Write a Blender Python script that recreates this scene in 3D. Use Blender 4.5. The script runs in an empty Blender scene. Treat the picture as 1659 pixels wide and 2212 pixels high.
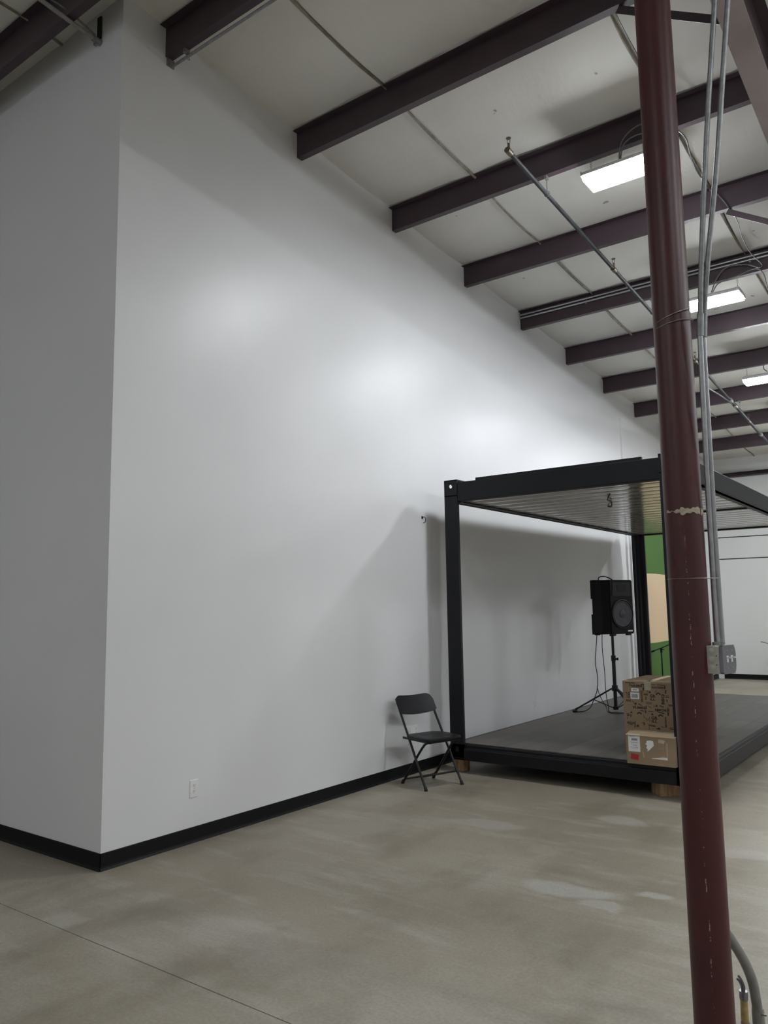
import bpy, bmesh, math, random
from math import sin, cos, pi, radians
from mathutils import Vector, Matrix
random.seed(7)
sc = bpy.context.scene
COL = sc.collection

# ------------------------------------------------------------------ camera
cam = bpy.data.cameras.new('camera')
cam.sensor_fit = 'HORIZONTAL'; cam.sensor_width = 36.0
cam.lens = 1697.885 / 1659 * 36.0
cam.clip_start = 0.05; cam.clip_end = 200
camo = bpy.data.objects.new('camera', cam); COL.objects.link(camo)
F = Vector((-0.593291, 0.795957, 0.120242)); R = Vector((0.800580, 0.599033, -0.015204)); U = Vector((0.084131, -0.087243, 0.992628))
mw = Matrix.Identity(4)
for i in range(3):
    mw[i][0] = R[i]; mw[i][1] = U[i]; mw[i][2] = -F[i]
mw[0][3], mw[1][3], mw[2][3] = 4.6302, -3.1148, 1.65
camo.matrix_world = mw
sc.camera = camo

# ------------------------------------------------------------------ world, exposure
w = bpy.data.worlds.new('world'); sc.world = w; w.use_nodes = True
w.node_tree.nodes['Background'].inputs[0].default_value = (0.5, 0.52, 0.55, 1)
w.node_tree.nodes['Background'].inputs[1].default_value = 0.02
sc.view_settings.view_transform = 'Standard'; sc.view_settings.look = 'None'
sc.view_settings.gamma = 1.0; sc.view_settings.use_curve_mapping = False
sc.view_settings.exposure = 0.0
sc.cycles.use_denoising = True
sc.cycles.max_bounces = 10; sc.cycles.diffuse_bounces = 6; sc.cycles.glossy_bounces = 4
sc.cycles.sample_clamp_indirect = 8.0
LAMP = 140.0           # radiance of the near row of light diffusers
LAMP_FAR = 152.0
LIGHT_ROW = [(2.47, y) for y in (3.26, 6.20, 9.14, 12.08)]
LIGHT_OUT = [(8.6, y) for y in (-2.62, 0.32, 3.26, 6.20, 9.14, 12.08)] + [(14.7, y) for y in (-2.62, 3.26, 9.14)] + [(-4.5, -8.2), (2.47, -8.2)]  # last two, behind the camera, are added to brighten the left wall

# ------------------------------------------------------------------ roof numbers
ZR, SL = 6.143, 0.0872
def roof(y, off=0.0): return ZR - off - SL * y
DEP = 0.238
XC, YC, RC = 3.753, 0.0, 0.0705      # pipe column

# ------------------------------------------------------------------ materials
def new_mat(name):
    m = bpy.data.materials.new(name); m.use_nodes = True
    nt = m.node_tree; b = nt.nodes['Principled BSDF']
    return m, nt, b
def N(nt, t, **kw):
    n = nt.nodes.new(t)
    for k, v in kw.items(): setattr(n, k, v)
    return n
def coords(nt, kind='Object', scale=(1, 1, 1)):
    tc = N(nt, 'ShaderNodeTexCoord'); mp = N(nt, 'ShaderNodeMapping')
    mp.inputs['Scale'].default_value = scale
    nt.links.new(tc.outputs[kind], mp.inputs['Vector']); return mp.outputs[0]
def world_pos(nt, scale=(1, 1, 1)):
    g = N(nt, 'ShaderNodeNewGeometry'); mp = N(nt, 'ShaderNodeMapping')
    mp.inputs['Scale'].default_value = scale
    nt.links.new(g.outputs['Position'], mp.inputs['Vector']); return mp.outputs[0]
def noise(nt, vec, scale, detail=4, rough=0.5):
    n = N(nt, 'ShaderNodeTexNoise'); n.inputs['Scale'].default_value = scale
    n.inputs['Detail'].default_value = detail; n.inputs['Roughness'].default_value = rough
    nt.links.new(vec, n.inputs['Vector']); return n.outputs['Fac']
def ramp(nt, fac, stops):
    r = N(nt, 'ShaderNodeValToRGB'); e = r.color_ramp.elements
    while len(e) > 1: e.remove(e[-1])
    e[0].position = stops[0][0]; e[0].color = (*stops[0][1], 1)
    for p, c in stops[1:]:
        q = e.new(p); q.color = (*c, 1)
    nt.links.new(fac, r.inputs[0]); return r.outputs[0]
def mixc(nt, fac, a, b, mode='MIX'):
    m = N(nt, 'ShaderNodeMix', data_type='RGBA', blend_type=mode)
    if hasattr(fac, 'links'): nt.links.new(fac, m.inputs[0])
    else: m.inputs[0].default_value = fac
    for s, v in ((m.inputs[6], a), (m.inputs[7], b)):
        if hasattr(v, 'links'): nt.links.new(v, s)
        else: s.default_value = (*v, 1)
    return m.outputs[2]
def math_(nt, op, a, b=None, clamp=False):
    m = N(nt, 'ShaderNodeMath', operation=op, use_clamp=clamp)
    for s, v in ((m.inputs[0], a), (m.inputs[1], b)):
        if v is None: continue
        if hasattr(v, 'links'): nt.links.new(v, s)
        else: s.default_value = v
    return m.outputs[0]
def bump(nt, b, h, strength, dist=0.01):
    n = N(nt, 'ShaderNodeBump'); n.inputs['Strength'].default_value = strength
    n.inputs['Distance'].default_value = dist
    nt.links.new(h, n.inputs['Height']); nt.links.new(n.outputs[0], b.inputs['Normal'])
def g(v): return (v, v, v)
def simple(name, col, rough=0.5, metal=0.0, var=0.12, vs=18.0, bp=0.0, spec=0.5, bs=200):
    m, nt, b = new_mat(name)
    vec = coords(nt)
    f = noise(nt, vec, vs, 4)
    c2 = tuple(min(1, c * (1 + var)) for c in col); c1 = tuple(c * (1 - var) for c in col)
    nt.links.new(ramp(nt, f, [(0.3, c1), (0.7, c2)]), b.inputs['Base Color'])
    b.inputs['Roughness'].default_value = rough; b.inputs['Metallic'].default_value = metal
    b.inputs['Specular IOR Level'].default_value = spec
    if bp: bump(nt, b, noise(nt, vec, bs, 2), bp, 0.002)
    return m

MAT = {}
# satin wall paint
def wall_mat(name, col, rough):
    m, nt, b = new_mat(name)
    p = world_pos(nt)
    f = noise(nt, p, 0.9, 3)
    c = ramp(nt, f, [(0.3, tuple(x * 0.975 for x in col)), (0.7, tuple(x * 1.02 for x in col))])
    nt.links.new(c, b.inputs['Base Color'])
    rf = noise(nt, p, 2.5, 4)
    rr = N(nt, 'ShaderNodeMapRange'); rr.inputs[3].default_value = rough - 0.03; rr.inputs[4].default_value = rough + 0.04
    nt.links.new(rf, rr.inputs[0]); nt.links.new(rr.outputs[0], b.inputs['Roughness'])
    b.inputs['Specular IOR Level'].default_value = 0.38
    bump(nt, b, noise(nt, p, 130, 3), 0.12, 0.001)
    return m
MAT['wall'] = wall_mat('white_satin_wall_paint', (0.745, 0.75, 0.76), 0.36)
MAT['wall2'] = wall_mat('white_wall_paint_far', (0.66, 0.67, 0.67), 0.5)
# concrete floor
def floor_mat():
    m, nt, b = new_mat('polished_concrete')
    p = world_pos(nt)
    big = noise(nt, p, 0.55, 5, 0.55)
    c = ramp(nt, big, [(0.32, (0.222, 0.190, 0.138)), (0.5, (0.288, 0.256, 0.200)), (0.68, (0.36, 0.33, 0.27))])
    st = noise(nt, world_pos(nt, (0.6, 2.4, 1)), 1.7, 6, 0.65)
    c = mixc(nt, math_(nt, 'MULTIPLY', ramp(nt, st, [(0.50, g(0)), (0.68, g(1))]), 0.5), c, (0.42, 0.40, 0.35))
    dk = noise(nt, world_pos(nt, (1.6, 0.9, 1)), 1.1, 5, 0.6)
    c = mixc(nt, math_(nt, 'MULTIPLY', ramp(nt, dk, [(0.50, g(0)), (0.70, g(1))]), 0.6), c, (0.165, 0.14, 0.10))
    # pale worn patches where the surface was ground
    geo = N(nt, 'ShaderNodeNewGeometry')
    warp = N(nt, 'ShaderNodeTexNoise'); warp.inputs['Scale'].default_value = 3.0; warp.inputs['Detail'].default_value = 5
    nt.links.new(geo.outputs['Position'], warp.inputs['Vector'])
    add = N(nt, 'ShaderNodeVectorMath', operation='MULTIPLY_ADD')
    nt.links.new(warp.outputs['Color'], add.inputs[0]); add.inputs[1].default_value = (0.35, 0.35, 0); nt.links.new(geo.outputs['Position'], add.inputs[2])
    total = None
    for (x, y, rx, ry, s, rot) in ((2.60, 1.36, 0.30, 0.13, 0.6, 0.1), (2.86, 1.22, 0.14, 0.06, 0.5, 0), (3.02, 1.56, 0.14, 0.06, 0.55, 0.3), (2.0, -0.25, 0.4, 0.2, 0.16, 0.3),
                                   (1.45, -0.2, 0.30, 0.16, 0.16, 0), (2.3, 3.0, 0.2, 0.1, 0.35, 0), (3.2, 2.6, 0.3, 0.12, 0.35, 0.4), (0.55, -0.55, 0.12, 0.08, 0.3, 0),
                                   (1.5, 2.3, 0.35, 0.12, 0.3, 0.3), (3.3, -1.0, 0.3, 0.3, 0.2, 0)):
        mp = N(nt, 'ShaderNodeMapping'); mp.vector_type = 'TEXTURE'
        mp.inputs['Location'].default_value = (x + 0.17, y + 0.17, 0); mp.inputs['Rotation'].default_value = (0, 0, rot)
        mp.inputs['Scale'].default_value = (rx, ry, 1)
        nt.links.new(add.outputs[0], mp.inputs['Vector'])
        ln = N(nt, 'ShaderNodeVectorMath', operation='LENGTH'); nt.links.new(mp.outputs[0], ln.inputs[0])
        v = N(nt, 'ShaderNodeMapRange'); v.inputs[1].default_value = 0.75; v.inputs[2].default_value = 1.15; v.inputs[3].default_value = s; v.inputs[4].default_value = 0
        nt.links.new(ln.outputs['Value'], v.inputs[0])
        total = v.outputs[0] if total is None else math_(nt, 'MAXIMUM', total, v.outputs[0])
    c = mixc(nt, total, c, (0.46, 0.46, 0.43))
    fine = noise(nt, p, 60, 4, 0.7)
    c = mixc(nt, 0.55, c, ramp(nt, fine, [(0.3, g(0.36)), (0.7, g(0.62))]), 'OVERLAY')
    sp = noise(nt, p, 260, 2, 0.6)
    c = mixc(nt, math_(nt, 'MULTIPLY', ramp(nt, sp, [(0.66, g(0)), (0.72, g(1))]), 0.35), c, (0.55, 0.53, 0.48))
    nt.links.new(c, b.inputs['Base Color'])
    rr = N(nt, 'ShaderNodeMapRange'); rr.inputs[3].default_value = 0.34; rr.inputs[4].default_value = 0.52
    nt.links.new(big, rr.inputs[0]); nt.links.new(rr.outputs[0], b.inputs['Roughness'])
    b.inputs['Specular IOR Level'].default_value = 0.35
    bump(nt, b, noise(nt, p, 90, 4, 0.7), 0.12, 0.001)
    return m
MAT['floor'] = floor_mat()
MAT['joint'] = simple('joint_filler', (0.2, 0.19, 0.17), 0.8)
MAT['base'] = simple('black_vinyl_base', (0.004, 0.004, 0.005), 0.55, var=0.2, spec=0.25)
# roof insulation facing
def insul_mat():
    m, nt, b = new_mat('white_insulation_facing')
    p = world_pos(nt)
    f = noise(nt, p, 1.2, 4)
    c = ramp(nt, f, [(0.3, (0.73, 0.72, 0.68)), (0.7, (0.80, 0.79, 0.75))])
    s = noise(nt, world_pos(nt, (1, 0.5, 1)), 0.8, 6, 0.7)
    c = mixc(nt, math_(nt, 'MULTIPLY', ramp(nt, s, [(0.66, g(0)), (0.74, g(1))]), 0.35), c, (0.50, 0.42, 0.27))
    t = noise(nt, p, 7, 2, 0.4)
    c = mixc(nt, math_(nt, 'MULTIPLY', ramp(nt, t, [(0.775, g(0)), (0.79, g(1))]), 0.6), c, (0.09, 0.08, 0.07))
    nt.links.new(c, b.inputs['Base Color']); b.inputs['Roughness'].default_value = 0.55
    bump(nt, b, noise(nt, world_pos(nt, (5, 1.2, 1)), 4, 5), 0.25, 0.02)
    return m
MAT['insul'] = insul_mat()
MAT['deck'] = simple('dark_roof_void', (0.05, 0.045, 0.04), 0.9)
def purlin_mat():
    m, nt, b = new_mat('dark_red_oxide_primer')
    p = world_pos(nt)
    c = ramp(nt, noise(nt, p, 3, 5), [(0.3, (0.050, 0.032, 0.041)), (0.7, (0.066, 0.042, 0.052))])
    sp = noise(nt, p, 35, 3, 0.6)
    c = mixc(nt, math_(nt, 'MULTIPLY', ramp(nt, sp, [(0.74, g(0)), (0.8, g(1))]), 0.35), c, (0.2, 0.17, 0.15))
    nt.links.new(c, b.inputs['Base Color']); b.inputs['Roughness'].default_value = 0.42
    return m
MAT['purlin'] = purlin_mat()
MAT['flange'] = simple('pale_mauve_flange', (0.44, 0.38, 0.40), 0.4, var=0.15, vs=3)  # rafter lower flange, a paler mauve than the web and top flange
MAT['seam'] = simple('grey_brown_seam', (0.30, 0.27, 0.22), 0.7, var=0.4, vs=9)
def column_mat():
    m, nt, b = new_mat('maroon_column_paint')
    vec = coords(nt)
    c = ramp(nt, noise(nt, vec, 4, 5), [(0.3, (0.056, 0.0125, 0.0145)), (0.7, (0.076, 0.0165, 0.017))])
    rs = noise(nt, coords(nt, 'Object', (1, 1, 0.3)), 9, 5, 0.7)
    c = mixc(nt, math_(nt, 'MULTIPLY', ramp(nt, rs, [(0.6, g(0)), (0.72, g(1))]), 0.6), c, (0.16, 0.032, 0.012))
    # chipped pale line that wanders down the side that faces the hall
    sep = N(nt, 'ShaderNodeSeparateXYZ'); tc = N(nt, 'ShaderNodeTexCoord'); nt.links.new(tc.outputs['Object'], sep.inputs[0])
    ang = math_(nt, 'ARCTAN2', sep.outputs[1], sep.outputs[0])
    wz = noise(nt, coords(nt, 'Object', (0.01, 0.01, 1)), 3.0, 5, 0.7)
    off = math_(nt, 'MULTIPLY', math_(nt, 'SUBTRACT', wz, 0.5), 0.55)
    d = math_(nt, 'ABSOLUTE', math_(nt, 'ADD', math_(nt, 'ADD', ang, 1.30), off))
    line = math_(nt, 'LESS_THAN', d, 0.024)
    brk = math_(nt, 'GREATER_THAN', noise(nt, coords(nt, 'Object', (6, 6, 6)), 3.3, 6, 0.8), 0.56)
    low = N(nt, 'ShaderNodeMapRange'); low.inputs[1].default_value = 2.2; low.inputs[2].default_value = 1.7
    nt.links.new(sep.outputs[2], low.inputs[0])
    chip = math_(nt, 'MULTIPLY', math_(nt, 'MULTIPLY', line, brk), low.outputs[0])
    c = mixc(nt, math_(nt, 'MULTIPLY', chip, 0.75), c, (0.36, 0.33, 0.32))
    sc2 = ramp(nt, noise(nt, coords(nt, 'Object', (1, 1, 0.25)), 46, 4, 0.7), [(0.73, g(0)), (0.76, g(1))])
    c = mixc(nt, math_(nt, 'MULTIPLY', sc2, 0.35), c, (0.3, 0.25, 0.24))
    nt.links.new(c, b.inputs['Base Color'])
    b.inputs['Roughness'].default_value = 0.42
    bump(nt, b, noise(nt, vec, 60, 4), 0.15, 0.002)
    return m
MAT['column'] = column_mat()
MAT['black'] = simple('black_container_paint', (0.0055, 0.006, 0.009), 0.45, var=0.2, vs=5, bp=0.05, spec=0.32)
MAT['blackroof'] = simple('dark_container_roof', (0.012, 0.013, 0.017), 0.6)
def planks_mat():
    m, nt, b = new_mat('grey_vinyl_plank')
    oi = N(nt, 'ShaderNodeObjectInfo')
    p = world_pos(nt, (9, 0.8, 1))
    gr = noise(nt, p, 2.5, 6, 0.65)
    c = ramp(nt, gr, [(0.3, (0.072, 0.062, 0.056)), (0.55, (0.105, 0.093, 0.084)), (0.75, (0.15, 0.136, 0.124))])
    v = math_(nt, 'ADD', math_(nt, 'MULTIPLY', oi.outputs['Random'], 0.5), 0.75)
    cb = N(nt, 'ShaderNodeCombineColor'); [nt.links.new(v, cb.inputs[i]) for i in range(3)]
    c = mixc(nt, 1.0, c, cb.outputs[0], 'MULTIPLY')
    nt.links.new(c, b.inputs['Base Color'])
    rr = N(nt, 'ShaderNodeMapRange'); rr.inputs[3].default_value = 0.3; rr.inputs[4].default_value = 0.55
    nt.links.new(gr, rr.inputs[0]); nt.links.new(rr.outputs[0], b.inputs['Roughness'])
    return m
MAT['plank'] = planks_mat()
def sheet_mat():
    m, nt, b = new_mat('glossy_ribbed_ceiling_sheet')
    b.inputs['Base Color'].default_value = (0.50, 0.48, 0.43, 1)
    f = noise(nt, world_pos(nt), 2, 3)
    nt.links.new(ramp(nt, f, [(0.3, (0.33, 0.315, 0.285)), (0.7, (0.39, 0.375, 0.34))]), b.inputs['Base Color'])
    b.inputs['Roughness'].default_value = 0.12; b.inputs['Metallic'].default_value = 0.0
    b.inputs['Specular IOR Level'].default_value = 0.9
    bump(nt, b, noise(nt, world_pos(nt, (2.2, 1.0, 1)), 2.0, 2), 0.07, 0.03)
    return m
MAT['sheet'] = sheet_mat()
MAT['galv'] = simple('galvanised_steel', (0.27, 0.275, 0.28), 0.45, 0.6, var=0.2, vs=40)
MAT['emt'] = simple('bright_conduit_steel', (0.48, 0.49, 0.51), 0.36, 0.8, var=0.12, vs=30)
MAT['pipe'] = simple('grey_sprinkler_pipe', (0.042, 0.044, 0.047), 0.55, 0.0, var=0.3, vs=12, spec=0.25)
MAT['brass'] = simple('dull_brass', (0.16, 0.13, 0.09), 0.45, 0.5)
MAT['wire'] = simple('steel_wire', (0.30, 0.29, 0.28), 0.35, 0.8)
MAT['cable'] = simple('grey_metal_clad_cable', (0.20, 0.205, 0.21), 0.42, 0.5, var=0.2, vs=90)
MAT['plastic_b'] = simple('black_plastic', (0.006, 0.006, 0.008), 0.42, var=0.15, vs=30, bp=0.1, spec=0.35)
MAT['speaker'] = simple('black_textured_plastic', (0.004, 0.004, 0.0045), 0.55, var=0.2, vs=60, bp=0.4, spec=0.2)
MAT['cone'] = simple('grey_speaker_cone', (0.055, 0.055, 0.065), 0.5, spec=0.3)
MAT['rubber'] = simple('black_rubber', (0.007, 0.007, 0.007), 0.7)
MAT['tube_b'] = simple('black_steel_tube', (0.010, 0.010, 0.012), 0.3, 0.2)
def card_mat(name, col):
    m, nt, b = new_mat(name)
    vec = coords(nt)
    c = ramp(nt, noise(nt, vec, 5, 5), [(0.3, tuple(x * .9 for x in col)), (0.7, tuple(x * 1.08 for x in col))])
    fl = noise(nt, coords(nt, 'Object', (1, 1, 22)), 14, 2)
    c = mixc(nt, 0.12, c, ramp(nt, fl, [(0.3, g(0.3)), (0.7, g(0.7))]), 'OVERLAY')
    nt.links.new(c, b.inputs['Base Color']); b.inputs['Roughness'].default_value = 0.75
    bump(nt, b, fl, 0.08, 0.002)
    return m
MAT['card'] = card_mat('brown_cardboard', (0.26, 0.185, 0.115))
MAT['card2'] = card_mat('tan_cardboard', (0.29, 0.215, 0.135))
MAT['ink'] = simple('black_ink', (0.022, 0.016, 0.012), 0.7)
MAT['label'] = simple('white_paper_label', (0.72, 0.72, 0.72), 0.6, var=0.04)
MAT['lbluegrey'] = simple('printed_barcode', (0.12, 0.15, 0.2), 0.6)
MAT['red'] = simple('red_sticker', (0.42, 0.022, 0.018), 0.55)
MAT['tape'] = simple('clear_glossy_tape', (0.42, 0.36, 0.28), 0.15, var=0.2)
MAT['tapew'] = simple('torn_white_tape', (0.75, 0.73, 0.68), 0.4)
def wood_mat():
    m, nt, b = new_mat('raw_lumber')
    vec = coords(nt, 'Object', (14, 14, 2))
    c = ramp(nt, noise(nt, vec, 2.2, 5, 0.65), [(0.3, (0.25, 0.13, 0.06)), (0.7, (0.52, 0.36, 0.21))])
    nt.links.new(c, b.inputs['Base Color']); b.inputs['Roughness'].default_value = 0.75
    return m
MAT['wood'] = wood_mat()
MAT['green'] = wall_mat('grass_green_paint', (0.062, 0.145, 0.030), 0.7)
MAT['beige'] = wall_mat('sand_beige_paint', (0.66, 0.50, 0.32), 0.6)
MAT['stile'] = simple('pinkish_beige_board', (0.42, 0.37, 0.33), 0.5)
MAT['white'] = simple('white_plastic', (0.78, 0.78, 0.78), 0.35, var=0.03)
MAT['whitem'] = simple('white_enamel_steel', (0.72, 0.72, 0.73), 0.35, var=0.03)
MAT['dark'] = simple('dark_slot', (0.01, 0.01, 0.01), 0.8)
MAT['jbox'] = simple('beige_galvanised_box', (0.47, 0.45, 0.40), 0.42, 0.3, var=0.08, vs=60)
MAT['jplate'] = simple('grey_steel_plate', (0.26, 0.26, 0.29), 0.3, 0.6, var=0.08)
MAT['ivory'] = simple('dried_tape_residue', (0.42, 0.36, 0.28), 0.6, var=0.3, vs=60)
MAT['ytape'] = simple('yellowish_tape', (0.42, 0.32, 0.12), 0.5, var=0.3, vs=40)
MAT['pvc'] = simple('grey_flexible_conduit', (0.25, 0.25, 0.235), 0.5, var=0.2, vs=14)
MAT['leaf'] = simple('dark_green_leaf', (0.015, 0.035, 0.012), 0.4)
MAT['pot'] = simple('charcoal_pot', (0.03, 0.03, 0.032), 0.5)
MAT['soil'] = simple('potting_soil', (0.03, 0.02, 0.014), 0.9)
def emit_mat(name, s):
    m, nt, b = new_mat(name)
    b.inputs['Base Color'].default_value = (0.85, 0.87, 0.9, 1)
    b.inputs['Emission Color'].default_value = (0.93, 0.965, 1.0, 1)
    b.inputs['Emission Strength'].default_value = s
    return m
MAT['led'] = emit_mat('glowing_led_diffuser', LAMP)
MAT['led2'] = emit_mat('glowing_led_diffuser_far', LAMP_FAR)

# ------------------------------------------------------------------ mesh helpers
class MB:
    def __init__(s): s.bm = bmesh.new()
    def _add(s, vs, fs):
        v = [s.bm.verts.new(p) for p in vs]
        for f in fs:
            try: s.bm.faces.new([v[i] for i in f])
            except ValueError: pass
        return v
    def box(s, lo, hi, M=None, bev=0.0, seg=2):
        x0, y0, z0 = lo; x1, y1, z1 = hi
        vs = [Vector(p) for p in ((x0, y0, z0), (x1, y0, z0), (x1, y1, z0), (x0, y1, z0), (x0, y0, z1), (x1, y0, z1), (x1, y1, z1), (x0, y1, z1))]
        if M is not None: vs = [M @ v for v in vs]
        v = s._add(vs, [(3, 2, 1, 0), (4, 5, 6, 7), (0, 1, 5, 4), (1, 2, 6, 5), (2, 3, 7, 6), (3, 0, 4, 7)])
        if bev:
            es = list({e for q in v for e in q.link_edges})
            bmesh.ops.bevel(s.bm, geom=es, offset=bev, segments=seg, profile=0.5, affect='EDGES')
        return s
    def prism(s, poly, axis, a, b, M=None):
        # poly: 2D points; axis the extrude axis; coordinates cyclic (x:(y,z)) (y:(x,z)) (z:(x,y))
        def P(p, t):
            q = {'x': (t, p[0], p[1]), 'y': (p[0], t, p[1]), 'z': (p[0], p[1], t)}[axis]
            return (M @ Vector(q)) if M is not None else Vector(q)
        n = len(poly)
        vs = [P(p, a) for p in poly] + [P(p, b) for p in poly]
        fs = [tuple(range(n)), tuple(range(2 * n - 1, n - 1, -1))] + [(i, i + n, (i + 1) % n + n, (i + 1) % n) for i in range(n)]
        s._add(vs, fs); return s
    def tube(s, pts, r, seg=10, caps=True, M=None):
        pts = [Vector(p) for p in pts]
        if M is not None: pts = [M @ p for p in pts]
        rs = r if isinstance(r, (list, tuple)) else [r] * len(pts)
        t0 = (pts[1] - pts[0]).normalized()
        up = Vector((0, 0, 1)) if abs(t0.z) < 0.9 else Vector((1, 0, 0))
        nrm = t0.cross(up).normalized(); rings = []
        for i, p in enumerate(pts):
            if i == 0: t = t0
            elif i == len(pts) - 1: t = (pts[-1] - pts[-2]).normalized()
            else: t = ((pts[i + 1] - p).normalized() + (p - pts[i - 1]).normalized()).normalized()
            nrm = (nrm - t * nrm.dot(t)).normalized(); bn = t.cross(nrm)
            rings.append([s.bm.verts.new(p + (nrm * cos(2 * pi * k / seg) + bn * sin(2 * pi * k / seg)) * rs[i]) for k in range(seg)])
        for a, b in zip(rings, rings[1:]):
            for k in range(seg): s.bm.faces.new((a[k], a[(k + 1) % seg], b[(k + 1) % seg], b[k]))
        if caps:
            s.bm.faces.new(rings[0][::-1]); s.bm.faces.new(rings[-1])
        return s
    def cyl(s, p0, p1, r, seg=16, M=None): return s.tube([p0, p1], r, seg, True, M)
    def lathe(s, prof, M=None, seg=24, cap=True):
        rings = []
        for r, z in prof:
            rings.append([s.bm.verts.new((M @ Vector((r * cos(2 * pi * k / seg), r * sin(2 * pi * k / seg), z))) if M is not None else (r * cos(2 * pi * k / seg), r * sin(2 * pi * k / seg), z)) for k in range(seg)])
        for a, b in zip(rings, rings[1:]):
            for k in range(seg): s.bm.faces.new((a[k], a[(k + 1) % seg], b[(k + 1) % seg], b[k]))
        if cap:
            s.bm.faces.new(rings[0][::-1]); s.bm.faces.new(rings[-1])
        return s
    def torus(s, c, axis, R_, r, seg=32, rs=6):
        ax = Vector(axis).normalized(); u = ax.cross(Vector((0.3, 0.5, 0.9))).normalized(); v = ax.cross(u)
        pts = [Vector(c) + (u * cos(2 * pi * k / seg) + v * sin(2 * pi * k / seg)) * R_ for k in range(seg + 1)]
        return s.tube(pts, r, rs, True)
    def grid(s, fn, nu, nv, th=None):
        def mk(f): return [[s.bm.verts.new(f(i / nu, j / nv)) for j in range(nv + 1)] for i in range(nu + 1)]
        a = mk(fn)
        for i in range(nu):
            for j in range(nv): s.bm.faces.new((a[i][j], a[i + 1][j], a[i + 1][j + 1], a[i][j + 1]))
        if th is not None:
            b = mk(lambda u, v: Vector(fn(u, v)) + Vector(th))
            for i in range(nu):
                for j in range(nv): s.bm.faces.new((b[i][j + 1], b[i + 1][j + 1], b[i + 1][j], b[i][j]))
            for i in range(nu):
                s.bm.faces.new((a[i][0], b[i][0], b[i + 1][0], a[i + 1][0])); s.bm.faces.new((a[i + 1][nv], b[i + 1][nv], b[i][nv], a[i][nv]))
            for j in range(nv):
                s.bm.faces.new((a[0][j + 1], b[0][j + 1], b[0][j], a[0][j])); s.bm.faces.new((a[nu][j], b[nu][j], b[nu][j + 1], a[nu][j + 1]))
        return s
    def build(s, name, mat, parent=None, smooth=False, label=None, kind=None, recentre=None):
        bmesh.ops.recalc_face_normals(s.bm, faces=s.bm.faces[:])
        org = Vector((0, 0, 0))
        if recentre is None: recentre = parent is None
        if recentre:
            xs = [v.co for v in s.bm.verts]
            org = Vector(((min(p.x for p in xs) + max(p.x for p in xs)) / 2, (min(p.y for p in xs) + max(p.y for p in xs)) / 2, min(p.z for p in xs)))
            bmesh.ops.translate(s.bm, verts=s.bm.verts[:], vec=-org)
        me = bpy.data.meshes.new(name); s.bm.to_mesh(me); s.bm.free()
        me.materials.append(MAT[mat])
        if smooth:
            me.polygons.foreach_set('use_smooth', [True] * len(me.polygons))
            try: me.set_sharp_from_angle(angle=radians(40))
            except Exception: pass
        o = bpy.data.objects.new(name, me); COL.objects.link(o)
        o.location = org
        if parent is not None: o.parent = parent
        if label: o['label'] = label
        if kind: o['kind'] = kind
        return o
def tag(o, label, cat, group=None):
    o['label'] = label; o['category'] = cat
    if group: o['group'] = group
    return o
def thing(name, label, cat, loc=(0, 0, 0), rz=0.0, group=None):
    o = bpy.data.objects.new(name, None); COL.objects.link(o)
    o.empty_display_size = 0.1; o.location = loc; o.rotation_euler = (0, 0, rz)
    return tag(o, label, cat, group)
def rot_to(frm_z, origin=(0, 0, 0)):
    q = Vector((0, 0, 1)).rotation_difference(Vector(frm_z).normalized())
    return Matrix.Translation(Vector(origin)) @ q.to_matrix().to_4x4()
def copy_tree(o, parent=None):
    c = o.copy(); COL.objects.link(c)
    if parent is not None: c.parent = parent
    for ch in list(o.children): copy_tree(ch, c)
    return c
def spline(pts, n=8):
    P = [Vector(p) for p in pts]; out = []
    for i in range(len(P) - 1):
        p0 = P[max(i - 1, 0)]; p1 = P[i]; p2 = P[i + 1]; p3 = P[min(i + 2, len(P) - 1)]
        for k in range(n):
            t = k / n
            out.append(0.5 * ((2 * p1) + (p2 - p0) * t + (2 * p0 - 5 * p1 + 4 * p2 - p3) * t * t + (3 * p1 - p0 - 3 * p2 + p3) * t ** 3))
    out.append(P[-1]); return out

# ================================================================== STRUCTURE
Y1, Y0, X0, X1 = 15.24, -9.0, -9.0, 19.0
# floor with a filled saw-cut joint
JY = -0.655
fl = MB()
fl.box((X0, Y0, -0.2), (X1, JY - 0.003, 0)); fl.box((X0, JY + 0.003, -0.2), (X1, Y1 + 0.1, 0))
fo = fl.build('floor', 'floor', kind='structure')
MB().box((X0, JY - 0.003, -0.2), (X1, JY + 0.003, -0.0025)).build('joint_filler', 'joint', fo, recentre=False).location = -fo.location
def zpoly(a, b, ext=0.02): return [(a, 0), (b, 0), (b, roof(b) + ext), (a, roof(a) + ext)]
MB().prism([(0.0, 0), (Y1 + .1, 0), (Y1 + .1, roof(Y1 + .1) + .02), (0.0, roof(0) + .02)], 'x', -0.16, 0.0).build('wall_left', 'wall', kind='structure')
MB().box((X0, 0.0, 0), (-0.16, 0.16, roof(0.16) + .02)).build('wall_return', 'wall', kind='structure')
MB().prism([(Y0, 0), (Y1, 0), (Y1, roof(Y1)), (Y0, roof(Y0))], 'x', X1, X1 + 0.15).build('wall_right', 'wall2', kind='structure')
MB().prism([(Y0, 0), (0, 0), (0, roof(0)), (Y0, roof(Y0))], 'x', X0 - 0.15, X0).build('wall_side', 'wall2', kind='structure')
MB().box((X0 - .15, Y0 - 0.15, 0), (X1 + .15, Y0, roof(Y0))).build('wall_front', 'wall2', kind='structure')
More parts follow.
